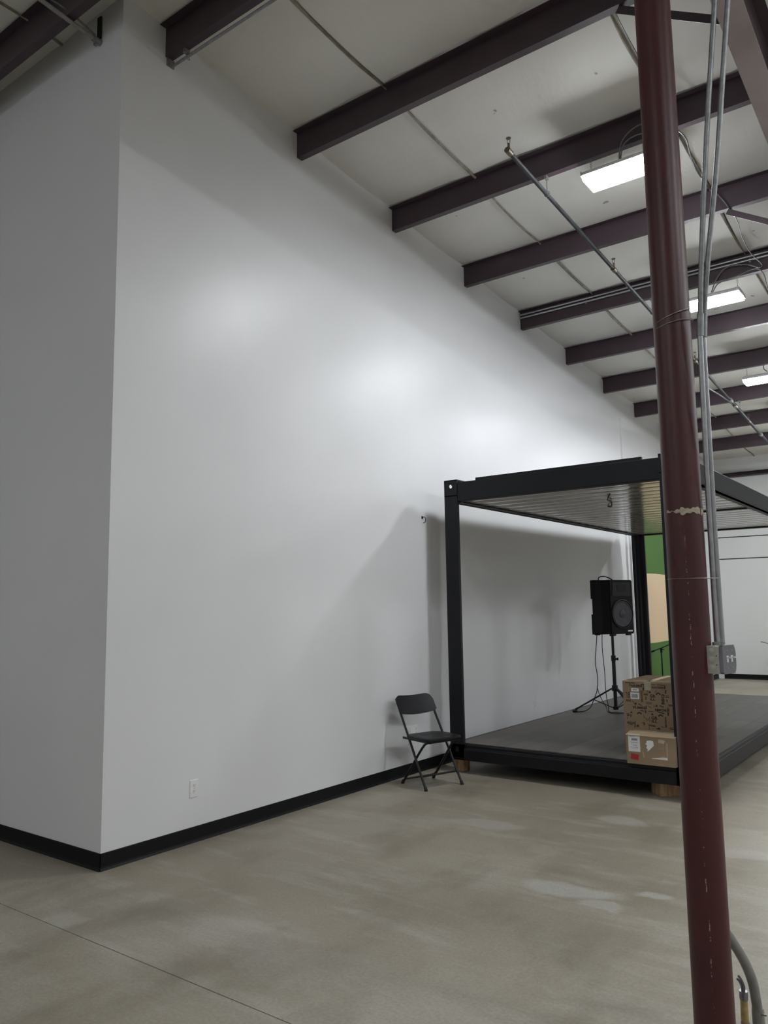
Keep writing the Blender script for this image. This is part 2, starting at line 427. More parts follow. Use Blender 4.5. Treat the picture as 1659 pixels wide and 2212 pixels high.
# back wall: dark backing with three white panels, thin dark reveals between
wb = MB().box((0.0, Y1 + 0.03, 0), (X1, Y1 + 0.15, roof(Y1) + .02)).build('wall_back', 'dark', kind='structure')
for z0, z1, d in ((0.0, 2.575, 0.0), (2.597, 3.050, 0.006), (3.072, roof(Y1) + 0.0, 0.004)):
    o = MB().box((0.0, Y1 + d, z0), (X1, Y1 + 0.03, z1)).build('wall_panel', 'wall2', wb, recentre=False); o.location = -wb.location
# base boards (cove: small toe)
def cove(name, a, b, n, h=0.108):
    a = Vector(a); b = Vector(b); t = (b - a).normalized(); n = Vector(n)
    prof = [(0, 0), (0.016, 0), (0.013, 0.006), (0.008, 0.014), (0.006, 0.024), (0.006, h - 0.003), (0.004, h), (0, h)]
    m = MB(); k = len(prof)
    vs = [a + n * p[0] + Vector((0, 0, p[1])) for p in prof] + [b + n * p[0] + Vector((0, 0, p[1])) for p in prof]
    m._add(vs, [tuple(range(k)), tuple(range(2 * k - 1, k - 1, -1))] + [(i, (i + 1) % k, (i + 1) % k + k, i + k) for i in range(k)])
    return m.build(name, 'base', kind='structure')
cove('baseboard_left', (0, -0.006, 0), (0, 9.86, 0), (1, 0, 0))
cove('baseboard_return', (X0, 0, 0), (0.006, 0, 0), (0, -1, 0))
cove('baseboard_corner', (0, 14.22, 0), (0, Y1 - 0.02, 0), (1, 0, 0))
cove('baseboard_back', (0.12, Y1, 0), (X1, Y1, 0), (0, -1, 0))
# vertical trim strip on the long wall
MB().prism([(0, 9.87), (0.030, 9.875), (0.030, 9.95), (0, 9.955)], 'z', 0, 4.80).build('trim_1', 'wall', kind='structure')
MB().prism([(0, 10.00), (0.05, 10.0), (0.05, 10.16), (0, 10.16)], 'z', 0, 3.0).build('trim_2', 'whitem', kind='structure')

# ceiling: roof deck and insulation blankets 1.84 m wide with pinched seams
ce = MB()
ce.prism([(Y0 - .15, roof(Y0 - .15, -0.06)), (Y1 + .15, roof(Y1 + .15, -0.06)), (Y1 + .15, roof(Y1 + .15, -0.16)), (Y0 - .15, roof(Y0 - .15, -0.16))], 'x', X0 - .15, X1 + .15)
ceil = ce.build('ceiling', 'deck', kind='structure')
PUR = [-0.28 - 1.469 * k for k in range(5, -1, -1)] + [0.38 + 1.469 * k for k in range(0, 11)]
def blanket(xa, xb, seed):
    rnd = random.Random(seed); ph = [rnd.uniform(0, 6.28) for _ in range(6)]
    nu = 14; L = Y1 - Y0 + 0.2; nv = 168
    def fn(u, v):
        y = Y0 - 0.1 + L * v
        e = min(u, 1 - u) * (xb - xa)
        x = xa + 0.006 + (xb - xa - 0.012) * u
        x += 0.012 * sin(y * 1.3 + ph[0]) * (1 if e < 0.01 else 0)
        d = min(abs(y - p) for p in PUR)
        sag = 0.028 * (1 - math.exp(-(d / 0.3) ** 2)) - 0.012
        wr = 0.006 * sin(9 * x + 3 * sin(y * 2 + ph[1]) + ph[2]) * math.exp(-(d / 0.22) ** 2)
        lip = 0.016 * math.exp(-(e / 0.022) ** 2) - 0.004 * math.exp(-(e / 0.08) ** 2)
        z = roof(y) - sag + wr - lip
        return Vector((x, y, z))
    m = MB(); m.grid(fn, nu, nv, None)
    # narrow lips turned up at the long edges
    for f in (0, 1):
        m.grid(lambda u, v: fn(f, v) + Vector((0, 0, 0.055 * u)), 1, nv, None)
    o = m.build('insulation_blanket', 'insul', ceil, smooth=True, recentre=False); o.location = -ceil.location
def seam_strip(x, seed):
    rnd = random.Random(seed); ph = [rnd.uniform(0, 6.28) for _ in range(4)]
    def fn(u, v):
        y = Y0 + (Y1 - Y0) * v
        d = min(abs(y - p) for p in PUR)
        sag = 0.028 * (1 - math.exp(-(d / 0.3) ** 2)) - 0.012
        wd_ = 0.020 + 0.009 * sin(y * 2.7 + ph[0]) + 0.006 * sin(y * 7 + ph[1])
        return Vector((x + 0.012 * sin(y * 1.9 + ph[2]) + (u - 0.5) * wd_, y, roof(y) - sag - 0.021 - 0.012 * (1 - (2 * u - 1) ** 2)))
    o = MB().grid(fn, 4, 200, (0, 0, 0.004)).build('seam_fold', 'seam', ceil, smooth=True, recentre=False); o.location = -ceil.location
xb = 1.022
xs = [xb + 1.84 * k for k in range(-6, 11)]
for i in range(len(xs) - 1): blanket(max(xs[i], X0 - .1), min(xs[i + 1], X1 + .1), i)
for i, x in enumerate(xs):
    if X0 < x < X1: seam_strip(x, 50 + i)

# ================================================================== STEEL FRAME
def zed(m, x0, x1, y, rf):
    z1 = roof(y) - 0.004; z0 = z1 - DEP; t = 0.004
    # web, bottom flange towards +y with a lip, top flange towards -y
    prof = [(y - 0.06, z1), (y - 0.06, z1 - t), (y - t, z1 - t), (y - t, z0), (y + 0.062, z0 - 0.0), (y + 0.074, z0 + 0.018), (y + 0.070, z0 + 0.020), (y + 0.060, z0 + t), (y, z0 + t), (y, z1)]
    m.prism(prof, 'x', x0, x1)
pl_names = {6: 'first at the wall corner, conduit along its lower edge', 7: 'second from the wall corner', 8: 'third from the wall corner, above the nearest light', 9: 'fourth from the wall corner, without a light', 10: 'fifth from the wall corner, carrying twin conduits', 11: 'sixth from the wall corner, just beyond the second light', 12: 'seventh from the wall corner, above the third light', 13: 'eighth from the wall corner, torn at its wall end', 14: 'ninth from the wall corner, ending behind the column', 15: 'tenth from the wall corner, above the far end', 16: 'last one against the back wall'}
for i, y in enumerate(PUR):
    if y > Y1 - 0.4: continue
    m = MB(); x0 = X0 + 0.01 if y < -0.1 else 0.003
    zed(m, x0, X1 - .01, y, roof(y))
    o = m.build('purlin', 'purlin')
    if i in pl_names: lab = 'dark maroon steel roof purlin, ' + pl_names[i]
    elif i == 5: lab = 'dark maroon steel roof purlin crossing the top left corner of the view'
    else: lab = 'dark maroon steel roof purlin behind the camera, ' + ('nearest', 'second', 'third', 'fourth', 'fifth')[4 - i] + ' to the wall corner'
    tag(o, lab, 'roof beam', 'roof purlins')
# rafters (I-beams) along the roof slope
def rafter(x, label):
    t = thing('rafter', label, 'roof beam', (x, 0, roof(0, 0.85)), group='roof rafters')
    S = Matrix(((1, 0, 0, 0), (0, 1, 0, 0), (0, -SL, 1, 0), (0, 0, 0, 1)))
    h = 0.85 - DEP - 0.010
    a, b = Y0 + 0.02, Y1 - 0.02
    MB().box((-0.078, a, 0), (0.078, b, 0.012), M=S).build('bottom_flange', 'flange', t, label='pale mauve lower flange')
    MB().box((-0.005, a, 0.012), (0.005, b, h - 0.012), M=S).build('web', 'purlin', t)
    MB().box((-0.078, a, h - 0.012), (0.078, b, h), M=S).build('top_flange', 'purlin', t)
    for y in (-0.09, 0.09):
        MB().box((-0.07, y - .004, 0.012), (-0.005, y + .004, h - 0.012), M=S).build('stiffener', 'purlin', t)
        MB().box((0.005, y - .004, 0.012), (0.07, y + .004, h - 0.012), M=S).build('stiffener', 'purlin', t)
rafter(XC, 'deep maroon steel rafter running over the pipe column at the top right')
rafter(XC + 7.62, 'deep maroon steel rafter of the next bay, outside the right edge')
# angle braces from purlin to rafter web
def angle_bar(name, a, b, label):
    a = Vector(a); b = Vector(b); d = (b - a); L = d.length; t = d.normalized()
    u = Vector((0, 1, 0)); v = t.cross(u).normalized()
    M = Matrix.Identity(4)
    for i in range(3): M[i][0] = t[i]; M[i][1] = u[i]; M[i][2] = v[i]; M[i][3] = a[i]
    m = MB(); m.prism([(0, 0), (0.005, 0), (0.005, 0.050), (0.050, 0.050), (0.050, 0.055), (0, 0.055)], 'x', 0, L, M=M)
    o = m.build(name, 'purlin'); tag(o, label, 'brace', 'flange braces'); return o
for k, lab in ((7, 'short maroon angle brace at the top edge, right of the column top'), (9, 'short maroon angle brace at the right edge below the big rafter'), (11, 'maroon angle brace off the right edge'), (13, 'maroon angle brace off the right edge')):
    y = PUR[k]
    angle_bar('flange_brace', (2.98, y + 0.01, roof(y, DEP + 0.05)), (XC - 0.012, y + 0.01, roof(y, 0.76)), lab)

# pipe column
col = thing('pipe_column', 'maroon painted round steel column with chipped paint and wire ties', 'column', (XC, YC, 0))
MB().lathe([(RC, 0.02 + 0.0), (RC, 1.0), (RC, 2.0), (RC, 3.0), (RC, 4.0), (RC, roof(0, 0.862) - 0.022)], seg=64).build('shaft', 'column', col, smooth=True)
MB().box((-0.14, -0.14, 0), (0.14, 0.14, 0.02), bev=0.002).build('base_plate', 'column', col)
MB().box((-0.09, -0.14, roof(0, 0.862) - 0.022), (0.09, 0.14, roof(0, 0.862) - 0.010)).build('cap_plate', 'column', col)
# torn tape residue ring at 2.0 m
m = MB()
nseg = 60
for i in range(nseg):
    u0, u1 = i / nseg, (i + 1) / nseg
    def edge(u):
        lo = 1.984 + 0.004 * sin(13 * u) + 0.0025 * sin(41 * u + 1) + (0.006 if u < 0.35 else 0)
        hi = 2.006 + 0.003 * sin(17 * u + 2) + 0.002 * sin(53 * u) - (0.006 if u < 0.35 else 0)
        return lo, hi
    if 0.80 < u0 < 0.84: continue
    a0 = -2.25 + 2.35 * u0; a1 = -2.25 + 2.35 * u1
    (l0, h0), (l1, h1) = edge(u0), edge(u1)
    q = [(RC + .0012) * Vector((cos(a), sin(a), 0)) + Vector((0, 0, z)) for a, z in ((a0, l0), (a1, l1), (a1, h1), (a0, h0))]
    q2 = [p + Vector((p.x, p.y, 0)).normalized() * 0.0008 for p in q]
    m._add(q + q2, [(0, 1, 2, 3), (7, 6, 5, 4), (0, 4, 5, 1), (1, 5, 6, 2), (2, 6, 7, 3), (3, 7, 4, 0)])
m.build('tape_remnant', 'ivory', col, label='torn beige tape remnant')
# wire ties
m = MB()
for zc, tl in ((2.775, 0.10), (2.742, 0.06)):
    pts = [Vector((0.006 + (RC + 0.0025) * cos(a), (RC + 0.0025) * sin(a), zc + tl * 0.25 * sin(a + 1.0))) for a in [2 * pi * k / 40 for k in range(41)]]
    m.tube(pts, 0.0018, 6)
m.build('wire_tie', 'wire', col, smooth=True, label='double steel wire tie')
pts = [Vector((XC * 0 + (RC + .002) * cos(a), (RC + .002) * sin(a), 1.74)) for a in [radians(200 + 12 * k) for k in range(12)]]
pts += [Vector((0.106, 0.05, 1.741)), Vector((0.100, 0.085, 1.741)), Vector((0.05, 0.072, 1.741))]
MB().tube(pts, 0.0013, 6).build('wire_tie', 'wire', col, smooth=True, label='single steel wire tie around column and conduit')

# vertical conduits clipped to the column
cd = thing('conduit_riser', 'pair of galvanised conduits dropping beside the maroon column to the switch box', 'conduit', (XC + 0.08, 0.05, 1.49))
Mi = Matrix.Translation(-Vector((XC + 0.08, 0.05, 1.49)))
MB().tube(spline([(3.826, 0.072, 1.485), (3.838, 0.035, 1.83), (3.848, 0.002, 2.1), (3.872, -0.060, 2.66), (3.880, -0.062, 2.72)], 5), 0.0098, 14, M=Mi).build('conduit', 'emt', cd, smooth=True)
MB().tube(spline([(3.842, 0.092, 1.485), (3.850, 0.055, 1.83), (3.859, 0.022, 2.1), (3.878, -0.036, 2.66), (3.886, -0.040, 2.72)], 5), 0.0098, 14, M=Mi).build('conduit', 'emt', cd, smooth=True)
MB().tube([(3.872, -0.060, 2.66), (3.8795, -0.064, 2.745)], 0.0128, 16, M=Mi).tube([(3.879, -0.038, 2.66), (3.8865, -0.042, 2.745)], 0.0128, 16, M=Mi).build('coupling', 'galv', cd, smooth=True)
MB().tube(spline([(3.878, -0.062, 2.74), (3.900, -0.08, 2.95), (3.948, -0.11, 3.35), (4.028, -0.15, 3.93), (4.10, -0.17, 4.45), (4.12, -0.10, 4.9), (4.12, 0.2, 5.6)], 6), 0.0098, 14, M=Mi).build('conduit', 'galv', cd, smooth=True)
MB().tube(spline([(3.886, -0.040, 2.74), (3.918, -0.06, 2.95), (3.985, -0.085, 3.35), (4.068, -0.12, 3.93), (4.15, -0.14, 4.45), (4.17, -0.07, 4.9), (4.17, 0.2, 5.6)], 6), 0.0098, 14, M=Mi).build('conduit', 'galv', cd, smooth=True)

# switch/junction box
ja = radians(-14)
jb = thing('junction_box', 'small square metal electrical box with round knock-outs strapped to the maroon column', 'electrical box', (XC + 0.074, 0.022, 1.388), rz=ja)
m = MB(); m.box((-0.004, -0.056, 0), (0.046, 0.046, 0.102), bev=0.002); m.build('box_body', 'jbox', jb)
for z in (0.020, 0.051, 0.082):
    MB().lathe([(0.0125, 0.0), (0.0125, 0.0012), (0.0105, 0.0020), (0.0, 0.0020)], M=rot_to((0, -1, 0), (0.020, -0.0562, z)), seg=20, cap=False).build('knockout', 'jbox', jb, smooth=True)
for z in (0.033, 0.066): MB().cyl((0.038, -0.0562, z), (0.038, -0.0572, z), 0.0022, 10).build('screw_hole', 'dark', jb)
MB().prism([(-0.050, 0.006), (-0.044, 0.0), (0.034, 0.0), (0.042, 0.012), (0.046, 0.03), (0.046, 0.072), (0.042, 0.09), (0.034, 0.104), (-0.044, 0.104), (-0.050, 0.098)], 'x', 0.046, 0.060).build('cover_plate', 'jplate', jb)
for y in (-0.018, 0.014):
    MB().box((0.060, y - 0.006, 0.042), (0.0615, y + 0.006, 0.066)).build('switch_slot', 'white', jb)
    MB().box((0.060, y - 0.0035, 0.056), (0.075, y + 0.0035, 0.062), bev=0.001).build('switch_toggle', 'white', jb)
for y in (-0.02, 0.016):
    for z in (0.022, 0.084): MB().cyl((0.060, y, z), (0.0618, y, z), 0.003, 10).build('screw', 'emt', jb)
MB().cyl((0.018, -0.012, 0.100), (0.018, -0.012, 0.114), 0.0145, 16).build('connector', 'galv', jb)
MB().cyl((0.020, 0.016, 0.100), (0.020, 0.016, 0.114), 0.0145, 16).build('connector', 'galv', jb)

# floor conduits behind the column
fc = thing('floor_conduit', 'grey flexible conduit rising from the floor behind the column foot', 'conduit', (3.815, 0.37, 0))
MB().tube(spline([(0.0, 0.004, 0.0), (0, 0, 0.05), (-0.002, -0.016, 0.125), (-0.006, -0.030, 0.182), (-0.02, -0.05, 0.245), (-0.038, -0.072, 0.297), (-0.05, -0.086, 0.326), (-0.085, -0.125, 0.41), (-0.115, -0.17, 0.53), (-0.115, -0.21, 0.7)], 6), [0.019] * 55, 16).build('flexible_tube', 'pvc', fc, smooth=True)
MB().tube([(0, 0.003, 0.0), (0, 0, 0.062), (0, -0.001, 0.078)], [0.023, 0.023, 0.0215], 16).build('collar', 'pvc', fc, smooth=True)
MB().box((0.018, -0.02, 0.060), (0.034, -0.014, 0.066)).build('clamp_tab', 'galv', fc)
fs = thing('capped_cable_stub', 'yellow-taped cable stub with dark cap on the floor behind the column foot', 'cable', (3.776, 0.325, 0))
MB().tube([(0, 0, 0), (0.001, -0.004, 0.05), (0.003, -0.010, 0.12)], [0.013, 0.0145, 0.013], 14).build('taped_section', 'ytape', fs, smooth=True)
MB().tube([(0, 0, 0.0), (0, 0, 0.035)], 0.016, 14).build('bottom_sleeve', 'jplate', fs, smooth=True)
MB().tube([(0.003, -0.010, 0.118), (0.004, -0.012, 0.150)], 0.0155, 14).tube([(0.003, -0.010, 0.13), (0.004, -0.012, 0.134)], 0.0165, 14).build('cap', 'jplate', fs, smooth=True)
MB().tube(spline([(0.006, -0.012, 0.148), (0.008, -0.014, 0.168), (0.0, -0.016, 0.19), (-0.010, -0.018, 0.205)], 4), 0.0045, 8).tube(spline([(0.000, -0.010, 0.148), (0.0, -0.014, 0.165), (-0.008, -0.016, 0.185), (-0.016, -0.018, 0.192)], 4), 0.0045, 8).build('cable_end', 'cable', fs, smooth=True)

# ================================================================== LIGHTS
def make_light(mat):
    t = thing('led_light', 'x', 'ceiling light', (0, 0, 0))
    hx, hy = 0.31, 0.155
    MB().prism([(-hy, 0.0), (hy, 0.0), (hy - 0.012, 0.030), (hy - 0.05, 0.058), (-hy + 0.05, 0.058), (-hy + 0.012, 0.030)], 'x', -hx, hx).build('housing', 'whitem', t)
    for sx in (-1, 1):
        MB().box((min(sx * hx, sx * (hx + 0.008)), -hy - .004, -0.006), (max(sx * hx, sx * (hx + 0.008)), hy + .004, 0.040), bev=0.003).build('end_cap', 'whitem', t)
    MB().prism([(-hy + 0.006, 0.0), (-hy + 0.020, -0.030), (-hy + 0.04, -0.038), (hy - 0.04, -0.038), (hy - 0.020, -0.030), (hy - 0.006, 0.0)], 'x', -hx + 0.002, hx - 0.002).build('diffuser', mat, t)
    for sx in (-1, 1):
        x = sx * (hx - 0.035)
        h = MB().tube([(x - 0.0, -0.06, 0.058), (x, 0.0, 0.125), (x, 0.06, 0.058)], 0.0022, 6).build('hanger', 'wire', t)
        m = MB(); z = 0.125
        while z < 0.205:
            m.torus((x, 0, z + 0.009), (1, 0.2, 0) if int(z * 1000) % 36 < 18 else (0, 1, 0), 0.008, 0.0016, 10, 5); z += 0.0145
        m.build('chain', 'wire', h)
    return t
protoA = make_light('led'); protoB = make_light('led2')
usedA = usedB = False
labs = {3.26: 'rectangular LED light hanging nearest the camera, its right end behind the column', 6.20: 'rectangular LED light second from the camera, just right of the column', 9.14: 'rectangular LED light third from the camera, cut by the right edge', 12.08: 'rectangular LED light farthest along the near row, off the right edge'}
for (x, y) in LIGHT_ROW + LIGHT_OUT:
    near = (x, y) in LIGHT_ROW
    if near:
        t = protoA if not usedA else copy_tree(protoA); usedA = True
    else:
        t = protoB if not usedB else copy_tree(protoB); usedB = True
    py = min(PUR, key=lambda p: abs(p - y))
    t.location = (x, py + 0.02, roof(py, DEP + 0.004) - 0.213)
    t['label'] = labs.get(y, '') if near else 'unseen rectangular LED light, in a far row outside the right edge or added behind the camera'
    t['group'] = 'hanging LED lights' if near else 'hanging LED lights outside the view'

# ================================================================== SPRINKLER PIPE
sp = thing('sprinkler_pipe', 'long grey sprinkler pipe slung under the purlins along the hall', 'pipe', (1.76, 2.60, roof(2.60, 0.42)))
def pz(y, off=0.42): return roof(y, off) - roof(2.60, 0.42)
MB().cyl((0, 0, 0), (0, 7.45, pz(10.05)), 0.020, 16).build('pipe_length', 'pipe', sp, smooth=True)
MB().cyl((0, 7.45, pz(10.05)), (0, 12.6, pz(15.2)), 0.026, 16).build('pipe_length', 'pipe', sp, smooth=True)
def head(y, off=0.42):
    z = pz(y, off); yy = y - 2.60
    m = MB(); m.tube([(0, yy, z + 0.012), (0, yy, z + 0.075)], 0.011, 10)
    h = m.build('riser_nipple', 'brass', sp, smooth=True)
    MB().tube([(-0.011, yy, z + 0.078), (-0.015, yy, z + 0.095), (-0.004, yy, z + 0.118)], 0.003, 6).tube([(0.011, yy, z + 0.078), (0.015, yy, z + 0.095), (0.004, yy, z + 0.118)], 0.003, 6).lathe([(0.001, z + 0.118), (0.022, z + 0.120), (0.022, z + 0.124), (0.001, z + 0.126)], M=Matrix.Translation((0, yy, 0)), seg=16).build('sprinkler_head', 'brass', h, smooth=True)
for y in (2.60, 5.02, 8.1, 11.3, 14.2):
    head(y)
    yy = y - 2.60; z = pz(y)
    d = Vector((0, 1, -SL)).normalized() * 0.035
    MB().tube([Vector((0, yy, z)) - d, Vector((0, yy, z)) + d], 0.027, 16).build('tee_fitting', 'brass', sp, smooth=True)
for y, r in ((10.05, 0.036), (10.35, 0.034), (12.2, 0.033)):
    yy = y - 2.60; d = Vector((0, 1, -SL)).normalized() * 0.05
    MB().tube([Vector((0, yy, pz(y))) - d, Vector((0, yy, pz(y))) + d], r, 16).build('coupling', 'galv', sp, smooth=True)
for k in (8, 10, 13, 15):
    y = PUR[k] + 0.03
    yy = y - 2.60; zp = pz(y); zt = pz(y, DEP + 0.012)
    h = MB().cyl((0.0, yy, zp + 0.03), (0.0, yy, zt), 0.0045, 8).build('hanger_rod', 'galv', sp, smooth=True)
    MB().torus((0, yy, zp + 0.006), (0, 1, -SL), 0.026, 0.003, 20, 6).build('hanger_ring', 'galv', h, smooth=True)
    MB().box((-0.012, yy - 0.03, zt - 0.022), (0.012, yy + 0.02, zt + 0.012)).build('beam_clamp', 'galv', h)
# slanting brace pipe near the far coupling
o = MB().tube([(1.80, 8.2, roof(8.2, 0.74)), (1.772, 9.3, roof(9.3, 0.555)), (1.765, 10.05, roof(10.05, 0.462))], 0.013, 10).build('brace_pipe', 'pipe', smooth=True)
tag(o, 'thin slanting pipe meeting the sprinkler pipe right of the conduits', 'pipe')

# pipe at the top left, ending at the return wall
tp = thing('pipe_drop', 'thin grey pipes ending in a bracket high on the left wall near the corner', 'pipe', (-0.278, -0.03, roof(0, 0.255)))
MB().tube([(0, -0.02, 0.0), (0, -3.4, 3.4 * SL)], 0.016, 12).build('pipe_length', 'pvc', tp, smooth=True)
MB().tube(spline([(0.01, -0.02, 0.025), (0.005, -0.25, 0.085), (0.0, -0.5, 0.085), (-0.01, -0.8, 0.08)], 6), 0.008, 10).build('flexible_cable', 'cable', tp, smooth=True)
MB().box((-0.022, 0.012, 0.02), (0.022, 0.022, 0.20)).build('bracket_strap', 'dark', tp)
MB().tube([(0, 0.028, -0.002), (0, -0.035, 0.001)], 0.024, 14).box((-0.03, -0.01, -0.03), (0.012, 0.012, -0.008)).build('end_clamp', 'galv', tp)

# conduits along purlins
y = PUR[6]
c1 = thing('purlin_conduit', 'single conduit clipped under the first purlin by the wall corner', 'conduit', (0, y + 0.03, roof(y, DEP)))
MB().cyl((0.004, 0.03, -0.050), (11.0, 0.03, -0.050), 0.011, 12).build('conduit', 'galv', c1, smooth=True)
MB().box((0.0, -0.02, -0.066), (0.012, 0.046, 0.0)).build('end_bracket', 'galv', c1)
for x in (0.19, 1.7, 3.2):
    MB().box((x - 0.012, -0.01, -0.036), (x + 0.012, 0.040, 0.0)).torus((x, 0.036, -0.066), (1, 0, 0), 0.010, 0.003, 12, 5).build('conduit_clip', 'galv', c1)
y = PUR[10]
c2 = thing('twin_conduits', 'two parallel conduits clipped along the fifth purlin face', 'conduit', (0, y, roof(y)))
for dz in (-0.052, -0.094):
    MB().cyl((0.004, -0.024, dz), (12.0, -0.024, dz), 0.0125, 12).build('conduit', 'emt', c2, smooth=True)
for x in (0.95, 2.9, 5):
    MB().box((x - 0.01, -0.038, -0.125), (x + 0.01, -0.004, -0.112)).box((x - 0.004, -0.014, -0.125), (x + 0.004, -0.004, -0.03)).build('conduit_clip', 'galv', c2)

# hanging flexible cables
def cable(pts, label, r=0.0065, n=8):
    o = MB().tube(spline(pts, n), r, 8).build('flexible_cable', 'cable', smooth=True)
    return tag(o, label, 'cable', 'flexible cables under the roof')
cable([(2.974, 1.85, 5.83), (2.972, 1.87, 5.77), (2.957, 1.95, 5.742), (2.93, 2.3, 5.775), (2.92, 2.75, 5.76), (2.95, 3.2, 5.64), (2.968, 3.30, 5.60)], 'grey metal-clad cable drooping from the top purlin to behind the column top')
cable([(2.466, 3.33, 5.49), (2.466, 3.30, 5.52), (2.50, 3.28, 5.628), (2.588, 3.27, 5.70), (2.702, 3.27, 5.72), (2.85, 3.27, 5.68), (2.972, 3.28, 5.575)], 'grey cable arching up from the nearest LED light')
cable([(2.480, 3.33, 5.49), (2.480, 3.30, 5.52), (2.522, 3.285, 5.61), (2.613, 3.28, 5.645), (2.72, 3.28, 5.632), (2.85, 3.28, 5.60)], 'lower of two grey cables arching from the nearest LED light')
cable([(2.94, 3.28, 5.59), (2.972, 3.3, 5.562), (3.005, 3.4, 5.524), (2.953, 3.7, 5.563), (2.90, 4.1, 5.60), (2.90, 4.5, 5.625), (2.923, 4.72, 5.640), (2.979, 4.74, 5.553), (3.02, 4.80, 5.475), (3.001, 5.2, 5.52), (2.96, 5.6, 5.51), (2.96, 6.0, 5.48), (3.023, 6.2, 5.41), (2.997, 6.2, 5.374), (2.90, 6.2, 5.43), (2.808, 6.2, 5.46), (2.69, 6.2, 5.475), (2.607, 6.2, 5.444), (2.525, 6.22, 5.355), (2.458, 6.27, 5.245)], 'long grey cable snaking from the first light to the second, right of the column')
cable([(2.47, 6.28, 5.245), (2.50, 6.27, 5.29), (2.55, 6.25, 5.325), (2.66, 6.25, 5.35), (2.779, 6.25, 5.364), (2.90, 6.25, 5.39), (2.977, 6.25, 5.381), (3.03, 6.25, 5.30), (3.05, 6.3, 5.15), (3.03, 6.9, 5.15), (2.9, 7.7, 5.2)], 'grey cable looping from the second LED light to the right edge')
cable([(2.47, 9.22, 4.99), (2.43, 9.2, 5.03), (2.44, 9.2, 5.10), (2.52, 9.2, 5.16), (2.7, 9.2, 5.19)], 'short looping cable above the third LED light at the right edge')

# back wall girt
tag(MB().prism([(Y1 - 0.0, 4.372), (Y1 - 0.09, 4.372), (Y1 - 0.09, 4.392), (Y1 - 0.082, 4.378), (Y1 - 0.006, 4.378), (Y1 - 0.006, 4.462), (Y1 - 0.09, 4.462), (Y1 - 0.09, 4.468), (Y1, 4.468)], 'x', 0.02, X1 - .02).build('wall_girt', 'purlin'), 'dark horizontal steel girt high on the back wall', 'beam')

# ================================================================== CONTAINER
CX0, CX1, CY0, CY1, CZ0, CZ1 = 0.276, 2.705, 3.786, 9.564, 0.130, 2.945
ct = thing('container_frame', 'open-sided black steel container frame with a raised plank floor', 'container', ((CX0 + CX1) / 2, (CY0 + CY1) / 2, CZ0))
OC = Vector(ct.location); TI = Matrix.Translation(-OC)
PW = 0.155; FZ = 0.290
def cbox(m, lo, hi, bev=0.0): return m.box(lo, hi, M=TI, bev=bev)
# posts (folded section: L shaped columns)
for (px, sx) in ((CX0, 1), (CX1, -1)):
    for (py, sy) in ((CY0, 1), (CY1, -1)):
        pw = PW if sx == 1 else 0.205
        poly = [(0, 0), (pw, 0), (pw, 0.035), (pw - 0.02, 0.05), (0.075, 0.05), (0.05, 0.075), (0.05, 0.17), (0.035, 0.19), (0, 0.19)]
        poly = [(px + sx * a, py + sy * b) for a, b in poly]
        m = MB(); m.prism(poly, 'z', CZ0 + 0.02, CZ1 - 0.16, M=TI); m.build('corner_post', 'black', ct)
# top beams
def lip_beam(lo, hi): pass
m = MB(); cbox(m, (CX0 + PW, CY0 + 0.004, CZ1 - 0.215), (CX1 - PW, CY0 + 0.06, CZ1 - 0.022), 0.006); cbox(m, (CX0 + 0.37, CY0 + 0.012, CZ1 - 0.022), (CX1 - 0.36, CY0 + 0.05, CZ1 + 0.004)); cbox(m, (CX0 + PW, CY0 + .03, CZ1 - .215), (CX1 - PW, CY0 + .12, CZ1 - .205)); m.build('top_beam', 'black', ct)
m = MB(); cbox(m, (CX0 + PW, CY1 - 0.06, CZ1 - 0.215), (CX1 - PW, CY1 - 0.004, CZ1 - 0.022), 0.006); cbox(m, (CX0 + PW, CY1 - .12, CZ1 - .215), (CX1 - PW, CY1 - .03, CZ1 - .205)); m.build('top_beam', 'black', ct)
for xa, xb_, ia in ((CX0 + .004, CX0 + 0.06, CX0 + 0.11), (CX1 - 0.06, CX1 - 0.004, CX1 - 0.11)):
    m = MB(); cbox(m, (xa, CY0 + PW, CZ1 - 0.215), (xb_, CY1 - PW, CZ1 - 0.022), 0.006)
    cbox(m, (min(xa, ia), CY0 + PW, CZ1 - .215), (max(xb_, ia), CY1 - PW, CZ1 - .205)); m.build('top_beam', 'black', ct)
